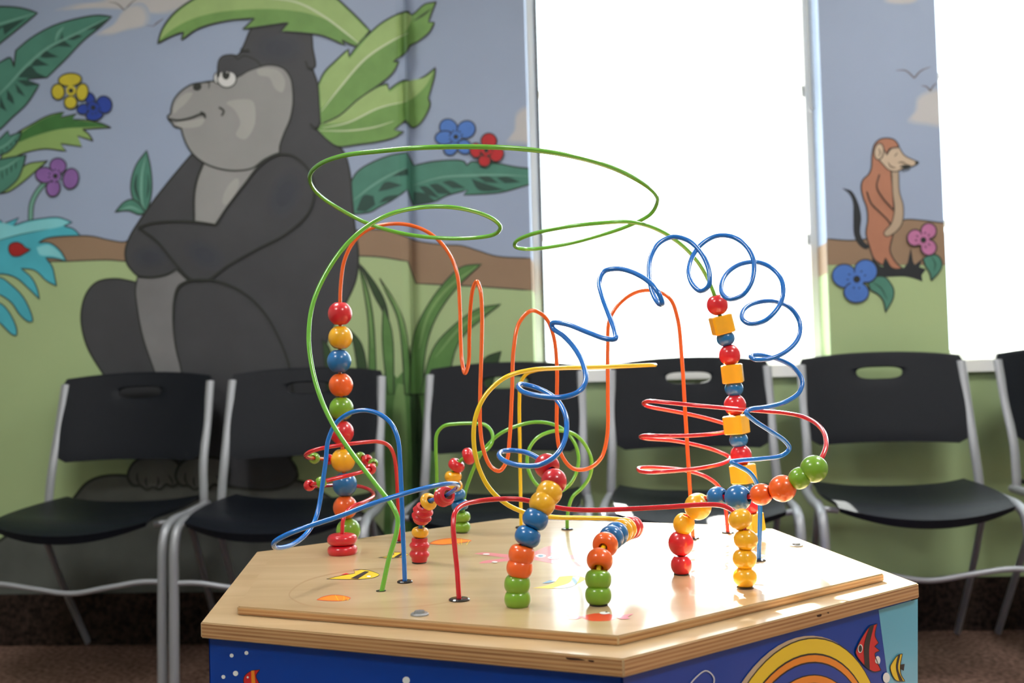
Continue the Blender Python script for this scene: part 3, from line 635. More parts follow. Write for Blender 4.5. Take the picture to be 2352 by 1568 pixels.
chairs = [(-1.315, 1.761, .7, 'black stacking chair at the left end, below the painted ape'),
          (-.783, 1.745, 1.1, 'black stacking chair second from the left, behind the left bead column'),
          (-.190, 1.765, -1.5, 'black stacking chair in front of the wall corner, behind the yellow wire ring'),
          (.352, 1.77, -3.2, 'black stacking chair under the middle window, behind the red wire loops'),
          (.914, 1.79, -3.3, 'black stacking chair below the meerkat, fully clear of the bead maze'),
          (1.485, 1.795, 6.0, 'black stacking chair cut off by the right edge of the photo')]
proto = make_chair()
for i, (x, y, a, lab) in enumerate(chairs):
    c = proto if i == 0 else dup(proto)
    c.location = (x, y, 0); c.rotation_euler = (0, 0, R(a)); meta(c, lab, 'chair', 'row of black chairs along the mural wall')

# ------------------------------------------------------------------ activity table
def wood(name, base, dark, coat=.0, edge=False, rough=.35):
    m = bpy.data.materials.new(name); m.use_nodes = True; t = m.node_tree; b = t.nodes['Principled BSDF']
    co = t.nodes.new('ShaderNodeTexCoord'); mp = t.nodes.new('ShaderNodeMapping'); t.links.new(co.outputs['Object'], mp.inputs[0])
    n = t.nodes.new('ShaderNodeTexNoise'); n.inputs['Detail'].default_value = 6; n.inputs['Distortion'].default_value = .6
    mp.inputs['Scale'].default_value = (4, 26, 26) if not edge else (6, 6, 320)
    mp.inputs['Rotation'].default_value = (0, 0, R(6) if not edge else 0)
    n.inputs['Scale'].default_value = 1.0 if not edge else 1.0
    t.links.new(mp.outputs[0], n.inputs['Vector'])
    r = t.nodes.new('ShaderNodeValToRGB'); r.color_ramp.elements[0].position = .36; r.color_ramp.elements[1].position = .66
    r.color_ramp.elements[0].color = lin(dark)+(1,); r.color_ramp.elements[1].color = lin(base)+(1,)
    t.links.new(n.outputs['Fac'], r.inputs[0])
    out = r.outputs[0]
    if edge:   # glued veneers: alternating light and dark plies
        sx = t.nodes.new('ShaderNodeSeparateXYZ'); t.links.new(co.outputs['Object'], sx.inputs[0])
        mu = t.nodes.new('ShaderNodeMath'); mu.operation = 'MULTIPLY'; mu.inputs[1].default_value = 2*math.pi/.0035; t.links.new(sx.outputs['Z'], mu.inputs[0])
        si = t.nodes.new('ShaderNodeMath'); si.operation = 'SINE'; t.links.new(mu.outputs[0], si.inputs[0])
        mr = t.nodes.new('ShaderNodeMapRange'); mr.inputs[1].default_value = -.25; mr.inputs[2].default_value = .35; t.links.new(si.outputs[0], mr.inputs[0])
        mx_ = t.nodes.new('ShaderNodeMix'); mx_.data_type = 'RGBA'; mx_.inputs[7].default_value = lin((206, 168, 120))+(1,)
        mm = t.nodes.new('ShaderNodeMath'); mm.operation = 'MULTIPLY'; mm.inputs[1].default_value = .6; t.links.new(mr.outputs[0], mm.inputs[0])
        t.links.new(mm.outputs[0], mx_.inputs[0]); t.links.new(out, mx_.inputs[6]); out = mx_.outputs[2]
    t.links.new(out, b.inputs['Base Color']); b.inputs['Roughness'].default_value = rough
    b.inputs['Coat Weight'].default_value = coat; b.inputs['Coat Roughness'].default_value = .1; b.inputs['Specular IOR Level'].default_value = .3
    return m
birch = wood('varnished_birch', (198, 172, 134), (184, 155, 114), .45)
ply = wood('plywood_edge', (188, 140, 92), (150, 104, 66), .3, True, .45)
table = empty('bead_maze_table', (0, 0, 0)); meta(table, 'six-sided wooden bead maze play table with blue sea-print sides', 'play table')
def hexv(r): return [(r*math.cos(HEX0+k*math.pi/3), r*math.sin(HEX0+k*math.pi/3)) for k in range(6)]
up_px = {0: (1420, 1459.7), 1: (2030.3, 1316.3), 2: (1748, 1208), 3: (1170.4, 1189.8), 4: (632, 1261), 5: (544.8, 1392)}
lo_px = {0: (1431.6, 1512.5), 1: (2110.6, 1339.7), 4: (589, 1267), 5: (460.7, 1428.7)}
up_v = [onZ(*up_px[k], ZT).to_2d() for k in range(6)]
lo_v = [(onZ(*lo_px[k], ZB).to_2d() if k in lo_px else Vector(hexv(RB)[k])) for k in range(6)]
def board(name, vs, z0, z1, bw=.0012):
    bm = bmesh.new(); a = [bm.verts.new((v[0], v[1], z0)) for v in vs]; b = [bm.verts.new((v[0], v[1], z1)) for v in vs]
    for i in range(6): f = bm.faces.new((a[i], a[(i+1) % 6], b[(i+1) % 6], b[i])); f.material_index = 1
    bm.faces.new(a[::-1]).material_index = 1; ft = bm.faces.new(b); ft.material_index = 0
    bmesh.ops.bevel(bm, geom=[e for e in bm.edges], offset=bw, segments=2, affect='EDGES')
    o = obj(name, bm, [birch, ply], table); return autosmooth(o, 35)
base_board = board('base_board', lo_v, ZB-T2, ZB)
top_board = board('top_board', up_v, ZB, ZT)
# small chips in the plywood edge of the base board
chipm = mat('dark_chip', (58, 34, 22), .9)
pn = Vector(((lo_v[0]-lo_v[5]).y, -(lo_v[0]-lo_v[5]).x, 0)).normalized(); pr = Vector(((lo_v[1]-lo_v[0]).y, -(lo_v[1]-lo_v[0]).x, 0)).normalized()
sL = Surf([([], lambda x, y, o: onP(x, y, Vector((*lo_v[0], 0))+pn*o, pn))]); sL.fill([(1299, 1509, 1), (1330, 1512), (1345, 1516), (1330, 1516), (1302, 1513)], chipm); sL.fill([(1350, 1515, 1), (1364, 1517), (1364, 1520), (1352, 1518)], chipm)
sL.done('edge_chip', base_board, 'dark gap in the plywood edge')
sL = Surf([([], lambda x, y, o: onP(x, y, Vector((*lo_v[0], 0))+pr*o, pr))]); sL.fill([(1876, 1412, 1), (1887, 1410), (1886, 1415), (1877, 1416)], chipm); sL.fill([(1899, 1406, 1), (1904, 1405), (1903, 1409)], chipm)
sL.done('edge_chip', base_board)
# panels
blue = mat('panel_blue', (7, 62, 156), .3, .04, 8, coat=.1, spec=.3); lblue = mat('panel_light_blue', (98, 178, 208), .3, .04, 8, coat=.3)
body = [v*.982 for v in lo_v]
BK2, WH2, RD2, YE2, OR2, TN2 = mat('print_black', (28, 26, 30), .4), mat('print_white', (232, 236, 236), .4), mat('print_red', (206, 30, 34), .4), mat('print_yellow', (236, 200, 40), .4), mat('print_orange', (236, 140, 34), .4), mat('cut_wood_rim', (196, 172, 140), .6, .1, 60)
panels = []
for k in range(6):
    a, b = body[k], body[(k+1) % 6]; d = (b-a).normalized(); nrm = Vector((d.y, -d.x)); ins = nrm*-.012
    bm = bmesh.new(); pts = [a, b, b+ins-d*.007, a+ins+d*.007]
    l_ = [bm.verts.new((p.x, p.y, .012)) for p in pts]; h_ = [bm.verts.new((p.x, p.y, ZB-T2)) for p in pts]
    for i in range(4): bm.faces.new((l_[i], l_[(i+1) % 4], h_[(i+1) % 4], h_[i]))
    bm.faces.new(l_[::-1]); bm.faces.new(h_)
    bmesh.ops.bevel(bm, geom=[e for e in bm.edges if abs(e.verts[0].co.z-e.verts[1].co.z) > .1], offset=.0015, segments=2, affect='EDGES')
    panels.append(obj('side_panel', bm, blue, table))
bm = bmesh.new(); vs = [v*.955 for v in lo_v]; a = [bm.verts.new((v.x, v.y, 0)) for v in vs]; b = [bm.verts.new((v.x, v.y, .02)) for v in vs]
for i in range(6): bm.faces.new((a[i], a[(i+1) % 6], b[(i+1) % 6], b[i]))
bm.faces.new(a[::-1]); bm.faces.new(b); obj('plinth', bm, mat('print_black', (28, 26, 30), .4), table)
nL = Vector(((body[0]-body[5]).y, -(body[0]-body[5]).x, 0)).normalized(); nR = Vector(((body[1]-body[0]).y, -(body[1]-body[0]).x, 0)).normalized()
p0 = Vector((body[0].x, body[0].y, 0))
def SP(n): return Surf([([], lambda x, y, o: onP(x, y, p0+n*o, n))])
for x, y, r in ((532, 1505, 4.5), (566, 1499, 4.5), (541, 1546, 6), (513, 1554, 4.5), (933, 1562, 8.5)):
    s = SP(nL); s.ell(x, y, r, r, WH2); s.done('printed_bubble', panels[5])
s = SP(nL); s.fill([(597, 1537, 1), (588, 1552), (594, 1566), (600, 1590, 1), (575, 1585), (560, 1568), (561, 1553), (575, 1541)], RD2, line=BK2, lw=1.5)
s.fill([(577, 1540, 1), (584, 1539, 1), (588, 1585, 1), (578, 1585, 1)], OR2); s.ell(569, 1555, 2.5, 2.5, WH2); s.done('printed_fish', panels[5], 'small red fish print')
s = SP(nR)
s.fill([(2018, 1400, 1), (2108, 1375, 1), (2108, 1700, 1), (2058, 1700, 1)], lblue); s.done('printed_band', panels[0], 'pale blue band down the right of the panel')
# rainbow arch: rings around a common centre in the plane of the panel
dR = (body[1]-body[0]).normalized().to_3d(); A_ = onP(1716, 1568, p0, nR); B_ = onP(1865, 1466, p0, nR); D_ = onP(1997, 1568, p0, nR)
def loc2(P): q = P-p0; return (q.dot(dR), q.z)
(ax, ay), (bx, by), (cx_, cy_) = loc2(A_), loc2(B_), loc2(D_)
dd = 2*(ax*(by-cy_)+bx*(cy_-ay)+cx_*(ay-by))
ux = ((ax*ax+ay*ay)*(by-cy_)+(bx*bx+by*by)*(cy_-ay)+(cx_*cx_+cy_*cy_)*(ay-by))/dd; uy = ((ax*ax+ay*ay)*(cx_-bx)+(bx*bx+by*by)*(ax-cx_)+(cx_*cx_+cy_*cy_)*(bx-ax))/dd
rad = math.hypot(ax-ux, ay-uy)
bm = bmesh.new(); rm = [TN2, BK2, YE2, BK2, OR2, BK2, blue, BK2, OR2, BK2, YE2, BK2, blue]
rr_ = [1.028, 1.009, 1.0, .898, .885, .838, .827, .748, .740, .69, .68, .60, .59]
for k, (q, m) in enumerate(zip(rr_, rm)):
    vs = []
    for i in range(64):
        t_ = 2*math.pi*i/64; X, Z = ux+rad*q*math.cos(t_)+(-.005 if k == 0 else 0), uy+rad*q*math.sin(t_)
        X = min(X, (body[1]-body[0]).length-.004); vs.append(bm.verts.new(p0+dR*X+Vector((0, 0, max(Z, .02)))+nR*(.0009+.0002*k)))
    f = bm.faces.new(vs); f.material_index = k; f.normal_update()
    if f.normal.dot(nR) < 0: f.normal_flip()
o = obj('printed_rainbow', bm, rm, panels[0], keep=True); meta(o, 'yellow and orange rainbow rings on the blue panel')
s = SP(nR); s.layer = 8
s.fill([(2015, 1432, 1), (2010, 1459), (2018, 1476, 1), (2009, 1484, 1), (2021, 1494, 1), (2010, 1500), (2015, 1519), (2024, 1539, 1), (2008, 1542), (1988, 1530), (1966, 1500), (1968, 1488), (1983, 1459), (1998, 1439)], RD2, line=BK2, lw=1.6)
s.fill([(1998, 1437, 1), (2008, 1434, 1), (1997, 1485), (1998, 1539, 1), (1986, 1529, 1), (1985, 1480)], BK2); s.ell(1976, 1489, 5.5, 10, WH2, .1); s.ell(1976, 1489, 4, 8, BK2); s.done('printed_fish', panels[0], 'tall red fish print with a black stripe')
s = SP(nR); s.layer = 8
s.fill([(2073, 1501, 1), (2063, 1504), (2049, 1522), (2045, 1534), (2058, 1562), (2079, 1564, 1), (2070, 1549), (2068, 1529)], YE2, line=BK2, lw=1.5)
s.fill([(2063, 1504, 1), (2068, 1503, 1), (2063, 1535), (2074, 1563, 1), (2066, 1563, 1), (2058, 1532)], BK2); s.fill([(2068, 1526, 1), (2078, 1524, 1), (2076, 1540, 1), (2068, 1536, 1)], BK2)
s.done('printed_fish', panels[0], 'yellow and black striped fish print')
s = SP(nR); s.layer = 8
s.ell(2016, 1516, 6, 10, WH2); s.done('printed_bubble', panels[0]); s = SP(nR); s.layer = 8; s.ell(2036, 1556, 8, 12, WH2); s.done('printed_bubble', panels[0])
s = SP(nR); s.layer = 8; s.stroke([(1572, 1590), (1598, 1556), (1622, 1540), (1640, 1556), (1634, 1590)], WH2, 2.4); s.done('printed_curl', panels[0], 'thin white curl')

# prints on the top board
def ST(): return Surf([([], lambda x, y, o: onZ(x, y, ZT+o))])
PK, BL2, RDC = mat('print_pink', (240, 130, 150), .35, coat=.6), mat('print_sky', (90, 150, 200), .35, coat=.6), mat('print_crab', (222, 44, 36), .35, coat=.6)
s = ST(); s.fill([(750, 1329, 1), (785, 1321), (815, 1316, 1), (812, 1307, 1), (845, 1309), (871, 1319), (862, 1325), (820, 1330)], YE2, line=BK2, lw=1)
s.fill([(805, 1328, 1), (838, 1311, 1), (848, 1312, 1), (822, 1329, 1)], BK2); s.fill([(783, 1320, 1), (795, 1315, 1), (803, 1318, 1)], RD2); s.ell(847, 1323, 5, 2, WH2); s.done('printed_fish', top_board, 'yellow fish print with a black stripe')
s = ST(); s.fill([(870, 1280, 1), (893, 1276), (905, 1272), (902, 1268, 1), (920, 1268), (938, 1273), (915, 1280)], YE2, line=BK2, lw=1); s.fill([(905, 1279, 1), (922, 1269, 1), (928, 1270, 1), (915, 1280, 1)], BK2); s.done('printed_fish', top_board, 'small yellow fish print behind the green wire')
for P, lab in (([(727, 1377, 1), (742, 1370), (765, 1366), (790, 1368), (805, 1373), (785, 1379), (755, 1379)], 'orange shell print near the front edge'), ([(985, 1248, 1), (1000, 1241), (1030, 1236), (1060, 1237), (1083, 1241), (1050, 1247), (1015, 1250)], 'orange shell print behind the red tube beads')):
    s = ST(); s.fill(P, OR2, line=RD2, lw=1); c0 = P[0]
    for q in P[2:6]: s.stroke([((q[0]*.8+P[3][0]*.2), q[1]), ((P[3][0]+q[0])/2, P[6][1] if len(P) > 6 else q[1])], YE2, 1.4, smooth=False)
    s.done('printed_shell', top_board, lab)
s = ST(); s.fill([(1088, 1271, 1), (1110, 1268), (1170, 1273), (1215, 1272, 1), (1238, 1262), (1258, 1254), (1280, 1256), (1272, 1266), (1262, 1273, 1), (1310, 1274), (1350, 1278), (1330, 1283), (1290, 1284, 1), (1330, 1292), (1345, 1298), (1310, 1299), (1260, 1292), (1230, 1286, 1), (1170, 1288), (1100, 1293), (1110, 1288), (1165, 1281, 1), (1120, 1275)], PK)
s.ell(1242, 1276, 12, 4, WH2); s.ell(1272, 1280, 14, 4, WH2); s.ell(1242, 1276, 6, 2, BL2); s.ell(1270, 1280, 6, 2, BL2); s.ell(1117, 1272, 8, 1.5, WH2); s.ell(1136, 1290, 7, 1.5, WH2); s.done('printed_starfish', top_board, 'pink starfish print')
s = ST(); s.fill([(1222, 1350, 1), (1250, 1345), (1272, 1338), (1285, 1324, 1), (1320, 1322), (1345, 1328), (1325, 1340), (1290, 1350)], YE2)
s.fill([(1270, 1350, 1), (1310, 1336), (1316, 1323, 1), (1332, 1324, 1), (1322, 1342), (1295, 1350)], BL2); s.fill([(1245, 1339, 1), (1262, 1332, 1), (1278, 1334, 1), (1262, 1338, 1)], BL2); s.done('printed_fish', top_board, 'faded yellow and blue fish print')
s = ST(); s.fill([(1345, 1412, 1), (1370, 1408), (1400, 1410), (1414, 1414), (1410, 1422), (1380, 1426), (1352, 1424), (1335, 1416)], RDC)
for sg in (-1, 1):
    s.fill([(1376+sg*38, 1416, 1), (1376+sg*58, 1411), (1376+sg*80, 1409, 1), (1376+sg*66, 1416), (1376+sg*74, 1420, 1), (1376+sg*50, 1421)], PK)
s.ell(1389, 1407, 12, 3, WH2); s.ell(1393, 1405, 3, 1, BK2); s.done('printed_crab', top_board, 'red crab print in front of the green beads')
s = ST(); s.stroke([(960, 1308), (860, 1306), (760, 1318), (690, 1340), (664, 1366), (690, 1385), (760, 1396), (880, 1397), (980, 1390), (1070, 1375)], mat('inlay_brown', (190, 158, 116), .4, coat=.6), 3.5); s.done('inlaid_line', top_board, 'faint curved inlay line')

# ------------------------------------------------------------------ wires and beads
def gloss(n, rgb): return mat('enamel_'+n, rgb, .22, coat=.7)
def stain(n, rgb): return mat('lacquer_'+n, rgb, .3, .12, 60, coat=.55, coat_rough=.1, aniso=(1, 1, .25))
WG, WO, WB, WR, WY = gloss('green', (112, 190, 60)), gloss('orange', (244, 104, 32)), gloss('blue', (6, 112, 206)), gloss('red', (206, 18, 36)), gloss('yellow', (246, 206, 24))
BR, BO, BY, BB, BG = stain('red', (206, 26, 40)), stain('orange', (240, 98, 22)), stain('yellow', (238, 176, 24)), stain('blue', (20, 104, 168)), stain('green', (116, 164, 36))
BC = {'red': BR, 'orange': BO, 'yellow': BY, 'blue': BB, 'green': BG}
WIRE_R = .0026
PATHS = {}
def wire(key, pts, m, label, n=10, onboard=(True, True)):
    P = [onY(x, y, Y) for x, y, Y in pts]
    for e, flag in ((0, onboard[0]), (-1, onboard[1])):
        if flag: P[e] = onZ(pts[e][0], pts[e][1], ZT); P[e].z = ZT-.004
    path = catmull(P, n)
    bm = bmesh.new(); sweep(bm, path, WIRE_R, 12); o = obj('wire', bm, m, table, smooth=True); meta(o, label)
    PATHS[key] = path; return P[0], P[-1]
washm = mat('black_washer', (22, 20, 24), .2, coat=.4); boltm = mat('zinc_bolt', (168, 170, 172), .35, metal=.8)
def washer(p, r=.0085):
    bm = bmesh.new(); lathe(bm, [(r, 0), (r, .0012), (r*.85, .0022), (WIRE_R+.0006, .0024), (WIRE_R+.0006, 0)], 24)
    obj('washer', bm, washm, table, loc=(p.x, p.y, ZT))
tint = {}
def bead(key, px, py, color, kind, d, h, label, group, lo_i=None, hi_i=None, roll=0):
    path = PATHS[key]; best = None
    for i in range(int(len(path)*(lo_i or 0)), int(len(path)*(hi_i or 1))):
        q = pix(path[i]); e = (q[0]-px)**2+(q[1]-py)**2
        if best is None or e < best[0]: best = (e, i)
    i = best[1]; T = (path[min(i+2, len(path)-1)]-path[max(i-2, 0)]).normalized()
    # refine between samples
    p = path[i].copy()
    for j in (i-1, i+1):
        if 0 <= j < len(path):
            a, b = pix(path[i]), pix(path[j]); dx, dy = b[0]-a[0], b[1]-a[1]; t_ = ((px-a[0])*dx+(py-a[1])*dy)/max(dx*dx+dy*dy, 1e-6)
            if 0 < t_ < 1: p = path[i].lerp(path[j], t_)
    r, hh, hr = d/2, h/2, .0042
    if kind in ('ball', 'barrel', 'disc', 'tiny'):
        q_ = (1.25*(.0031 if kind == 'tiny' else hr)/r)**(1/{'ball': 1.0, 'tiny': 1.0, 'barrel': .5, 'disc': .34}[kind]); hh /= math.sqrt(1-q_*q_)
    bm = bmesh.new()
    if kind in ('ball', 'barrel', 'disc', 'tiny'):
        if kind == 'tiny': hr = .0031
        # superellipse section with a drilled hole
        ex = {'ball': 1.0, 'barrel': .72, 'disc': .5, 'tiny': 1.0}[kind]; prof = []
        N = 14
        for k in range(N+1):
            a = -math.pi/2+math.pi*k/N; x = r*abs(math.cos(a))**(1.0 if kind in ('ball', 'tiny') else .5 if kind == 'barrel' else .34); z = hh*math.copysign(abs(math.sin(a))**(1.0 if kind in ('ball', 'tiny') else 1.0), a)
            if x > hr*1.25: prof.append((x, z))
        z1 = prof[-1][1]; prof = [(hr, -z1+.0006), (hr*1.08, -z1)]+prof+[(hr*1.08, z1), (hr, z1-.0006)]
        lathe(bm, prof, 30)
    elif kind == 'ring':
        hr = .0055; prof = [(hr, -hh), (r*.74, -hh), (r*.79, -hh*.88), (r*.78, -hh*.68), (r*.93, -hh*.52), (r, -hh*.40), (r*.97, -hh*.26), (r*.80, -hh*.08), (r*.79, hh*.06), (r*.92, hh*.22), (r*.99, hh*.36), (r*.95, hh*.50), (r*.78, hh*.68), (r*.77, hh*.88), (r*.70, hh), (hr, hh)]
        lathe(bm, prof, 30)
    elif kind == 'cube':
        # square bead: eight-sided ring of faces around a round hole
        seg = 32; rows = []
        bv = .0012
        def sq(k, q): a = 2*math.pi*(k+.5)/seg; c_, s_ = math.cos(a), math.sin(a); u = q/max(abs(c_), abs(s_)); return (u*c_, u*s_)
        for q, z, rd in ((None, -hh, 0), (r-bv, -hh, 1), (r, -hh+bv, 1), (r, hh-bv, 1), (r-bv, hh, 1), (None, hh, 0)):
            rows.append([bm.verts.new((hr*math.cos(2*math.pi*(k+.5)/seg), hr*math.sin(2*math.pi*(k+.5)/seg), z) if q is None else (*sq(k, q), z)) for k in range(seg)])
        for a_ in range(6):
            A, B = rows[a_], rows[(a_+1) % 6]
            for k in range(seg): bm.faces.new((A[k], A[(k+1) % seg], B[(k+1) % seg], B[k]))
    o = obj('bead', bm, BC[color], None); autosmooth(o, 38)
    q = T.to_track_quat('Z', 'Y')
    o.rotation_mode = 'QUATERNION'; o.rotation_quaternion = q @ Matrix.Rotation(roll, 4, 'Z').to_quaternion(); o.location = p
    meta(o, label, 'bead', group); return o

# tall green wire: front left foot, two loops overhead, down through the right bead column
a, b = wire('green', [(875, 1357, -.179), (893, 1285, -.178), (910, 1225, -.175), (913, 1190, -.172), (900, 1160, -.168), (860, 1108, -.16), (808, 1040, -.15), (765, 975, -.14), (735, 910, -.13), (716, 840, -.12), (709, 770, -.11), (718, 700, -.10), (745, 635, -.09), (790, 568, -.08), (840, 522, -.07), (895, 492, -.06), (960, 477, -.045), (1030, 475, -.03), (1095, 487, -.005), (1135, 505, .02), (1149, 522, .045), (1135, 538, .075), (1090, 546, .10), (1020, 547, .115), (930, 537, .12), (850, 515, .11), (780, 480, .08), (730, 445, .03), (711, 410, -.03), (730, 380, -.09), (790, 357, -.15), (870, 347, -.18), (970, 339, -.20), (1090, 337, -.20), (1200, 342, -.185), (1300, 356, -.16), (1400, 383, -.12), (1470, 417, -.07), (1506, 447, -.01), (1508, 470, .04), (1490, 495, .08), (1440, 520, .12), (1370, 543, .15), (1290, 563, .17), (1220, 572, .17), (1186, 568, .15), (1186, 554, .12), (1220, 538, .09), (1300, 521, .06), (1380, 512, .05), (1450, 510, .06), (1510, 527, .08), (1565, 562, .10), (1605, 605, .12), (1630, 650, .135), (1645, 690, .14), (1658, 745, .145), (1676, 815, .147), (1686, 892, .148), (1691, 974, .148), (1702, 1043, .148), (1710, 1110, .148), (1724, 1190, .148), (1731, 1232, .148)], WG, 'tall light green wire looping high over the table')
bm = bmesh.new(); lathe(bm, [(.0052, 0), (.0052, .0006), (.003, .0006), (.003, 0)], 20); obj('washer', bm, washm, table, loc=(a.x, a.y, ZT)); washer(b)
# orange wire
a, b = wire('orange', [(801, 1240, .183), (800, 1215, .183), (793, 1165, .183), (792, 1112, .183), (788, 1057, .183), (785, 993, .183), (784, 938, .183), (783, 884, .183), (779, 829, .183), (782, 775, .183), (781, 720, .183), (783, 650, .18), (792, 595, .178), (815, 552, .176), (850, 525, .174), (900, 514, .171), (950, 519, .168), (995, 541, .163), (1030, 580, .158), (1050, 630, .152), (1056, 700, .146), (1058, 780, .138), (1061, 830, .13), (1068, 857, .122), (1076, 835, .115), (1078, 770, .108), (1081, 700, .10), (1087, 660, .095), (1095, 646, .09), (1103, 665, .083), (1107, 720, .077), (1106, 800, .07), (1103, 900, .063), (1103, 980, .058), (1111, 1035, .055), (1128, 1072, .053), (1147, 1081, .053), (1163, 1060, .055), (1171, 1000, .06), (1176, 900, .068), (1180, 800, .08), (1193, 740, .09), (1222, 713, .098), (1252, 728, .104), (1271, 770, .108), (1279, 840, .11), (1279, 920, .11), (1280, 1000, .108), (1290, 1045, .106), (1315, 1075, .106), (1350, 1076, .11), (1380, 1052, .115), (1394, 1005, .12), (1396, 900, .128), (1396, 800, .135), (1400, 735, .14), (1425, 695, .143), (1465, 670, .145), (1505, 668, .145), (1538, 685, .144), (1556, 730, .143), (1566, 820, .142), (1574, 950, .142), (1582, 1080, .142), (1592, 1237, .1417)], WO, 'orange wire of tall waves across the middle')
washer(a); washer(b)
# yellow wire
a, b = wire('yellow', [(1197, 1212, .265), (1196, 1150, .265), (1194, 1020, .265), (1193, 920, .265), (1196, 880, .26), (1208, 860, .25), (1232, 850, .235), (1290, 846, .21), (1360, 844, .18), (1440, 841, .14), (1490, 838, .10), (1505, 838, .07), (1495, 838, .045), (1440, 840, .01), (1360, 843, -.03), (1280, 845, -.07), (1215, 850, -.095), (1160, 867, -.11), (1117, 905, -.115), (1093, 955, -.12), (1088, 1010, -.12), (1097, 1065, -.12), (1122, 1118, -.12), (1160, 1155, -.118), (1210, 1178, -.11), (1270, 1187, -.10), (1340, 1189, -.09), (1410, 1191, -.08), (1448, 1198, -.06), (1458, 1208, -.075), (1449, 1211, -.10), (1441, 1213, -.125), (1431, 1217, -.15), (1417, 1225, -.18), (1396, 1243, -.215), (1381, 1268, -.24), (1376, 1300, -.253), (1374, 1340, -.257), (1375, 1389, -.2583)], WY, 'yellow wire with a big ring in the middle')
washer(a); washer(b, .0088)
# long blue wire
a, b = wire('blue', [(1190, 1392, -.26), (1188, 1345, -.26), (1194, 1300, -.26), (1201, 1260, -.26), (1213, 1230, -.258), (1230, 1192, -.255), (1246, 1156, -.25), (1262, 1130, -.243), (1272, 1108, -.236), (1268, 1086, -.225), (1254, 1068, -.212), (1232, 1050, -.20), (1205, 1038, -.19), (1175, 1034, -.185), (1152, 1037, -.195), (1147, 1048, -.215), (1165, 1061, -.235), (1200, 1069, -.25), (1240, 1067, -.258), (1275, 1047, -.255), (1297, 1010, -.243), (1301, 965, -.228), (1288, 930, -.21), (1262, 905, -.19), (1225, 888, -.175), (1198, 882, -.175), (1190, 888, -.195), (1205, 901, -.22), (1245, 910, -.24), (1290, 912, -.25), (1328, 900, -.248), (1345, 875, -.238), (1340, 838, -.222), (1320, 800, -.205), (1295, 772, -.19), (1270, 753, -.178), (1268, 743, -.178), (1300, 744, -.195), (1350, 763, -.215), (1393, 778, -.228), (1413, 778, -.23), (1412, 760, -.222), (1398, 722, -.205), (1383, 680, -.188), (1377, 645, -.172), (1388, 623, -.165), (1415, 617, -.168), (1450, 624, -.18), (1488, 645, -.195), (1512, 672, -.205), (1521, 695, -.205), (1513, 697, -.19), (1499, 672, -.17), (1491, 630, -.145), (1495, 590, -.125), (1513, 559, -.115), (1545, 544, -.11), (1580, 552, -.115), (1610, 580, -.125), (1628, 620, -.135), (1628, 655, -.14), (1612, 668, -.135), (1592, 655, -.12), (1582, 625, -.10), (1590, 590, -.08), (1612, 560, -.07), (1645, 542, -.065), (1680, 543, -.07), (1712, 563, -.08), (1731, 600, -.09), (1727, 645, -.10), (1706, 677, -.105), (1680, 687, -.10), (1660, 676, -.085), (1658, 650, -.065), (1675, 622, -.045), (1705, 605, -.035), (1740, 602, -.03), (1772, 615, -.035), (1795, 643, -.045), (1798, 680, -.055), (1783, 712, -.065), (1755, 737, -.07), (1725, 744, -.065), (1705, 732, -.05), (1711, 708, -.03), (1740, 694, -.015), (1780, 692, -.008), (1815, 707, -.008), (1836, 738, -.012), (1834, 775, -.022), (1808, 805, -.032), (1770, 823, -.04), (1737, 826, -.04), (1724, 818, -.025), (1745, 815, -.008), (1785, 824, .0), (1822, 843, .004), (1842, 872, 0), (1836, 900, -.008), (1805, 922, -.02), (1760, 934, -.035), (1722, 940, -.048), (1714, 948, -.055), (1732, 965, -.052), (1770, 990, -.042), (1803, 1013, -.03), (1813, 1030, -.024), (1798, 1045, -.024), (1750, 1053, -.033), (1700, 1057, -.043), (1680, 1061, -.05), (1697, 1070, -.05), (1722, 1085, -.046), (1738, 1110, -.041), (1745, 1150, -.036), (1745, 1220, -.033), (1742, 1287, -.0315)], WB, 'long blue wire of many coils rising to the right')
washer(a, .0088); washer(b)
# red wire with round balls, right
a, b = wire('red_ball', [(1566, 1319, -.1104), (1565, 1297, -.1104), (1564, 1248, -.1104), (1570, 1205, -.112), (1583, 1181, -.115), (1604, 1162, -.12), (1625, 1148, -.125), (1648, 1141, -.132), (1672, 1142, -.142), (1695, 1143, -.15), (1722, 1140, -.157), (1748, 1135, -.162), (1772, 1130, -.167), (1798, 1121, -.172), (1820, 1109, -.176), (1838, 1097, -.178), (1853, 1088, -.18), (1870, 1076, -.18), (1885, 1055, -.175), (1896, 1030, -.16), (1895, 1000, -.13), (1878, 975, -.09), (1845, 957, -.045), (1800, 948, -.005), (1740, 943, .03), (1680, 938, .06), (1600, 931, .085), (1530, 924, .098), (1492, 921, .11), (1478, 926, .13), (1492, 934, .155), (1540, 943, .18), (1600, 955, .20), (1650, 968, .21), (1680, 978, .21), (1688, 985, .20), (1672, 991, .175), (1640, 996, .15), (1590, 1000, .12), (1530, 1001, .105), (1485, 1000, .115), (1471, 1003, .135), (1485, 1007, .155), (1540, 1011, .175), (1600, 1022, .20), (1648, 1036, .21), (1676, 1050, .205), (1664, 1062, .18), (1620, 1073, .145), (1560, 1080, .115), (1500, 1084, .105), (1471, 1082, .12), (1467, 1075, .14), (1490, 1073, .155), (1535, 1075, .17), (1580, 1081, .18), (1620, 1094, .183), (1648, 1114, .183), (1662, 1140, .183), (1667, 1170, .183), (1672, 1224, .1827)], WR, 'red wire zigzagging around the right bead column')
washer(a); washer(b)
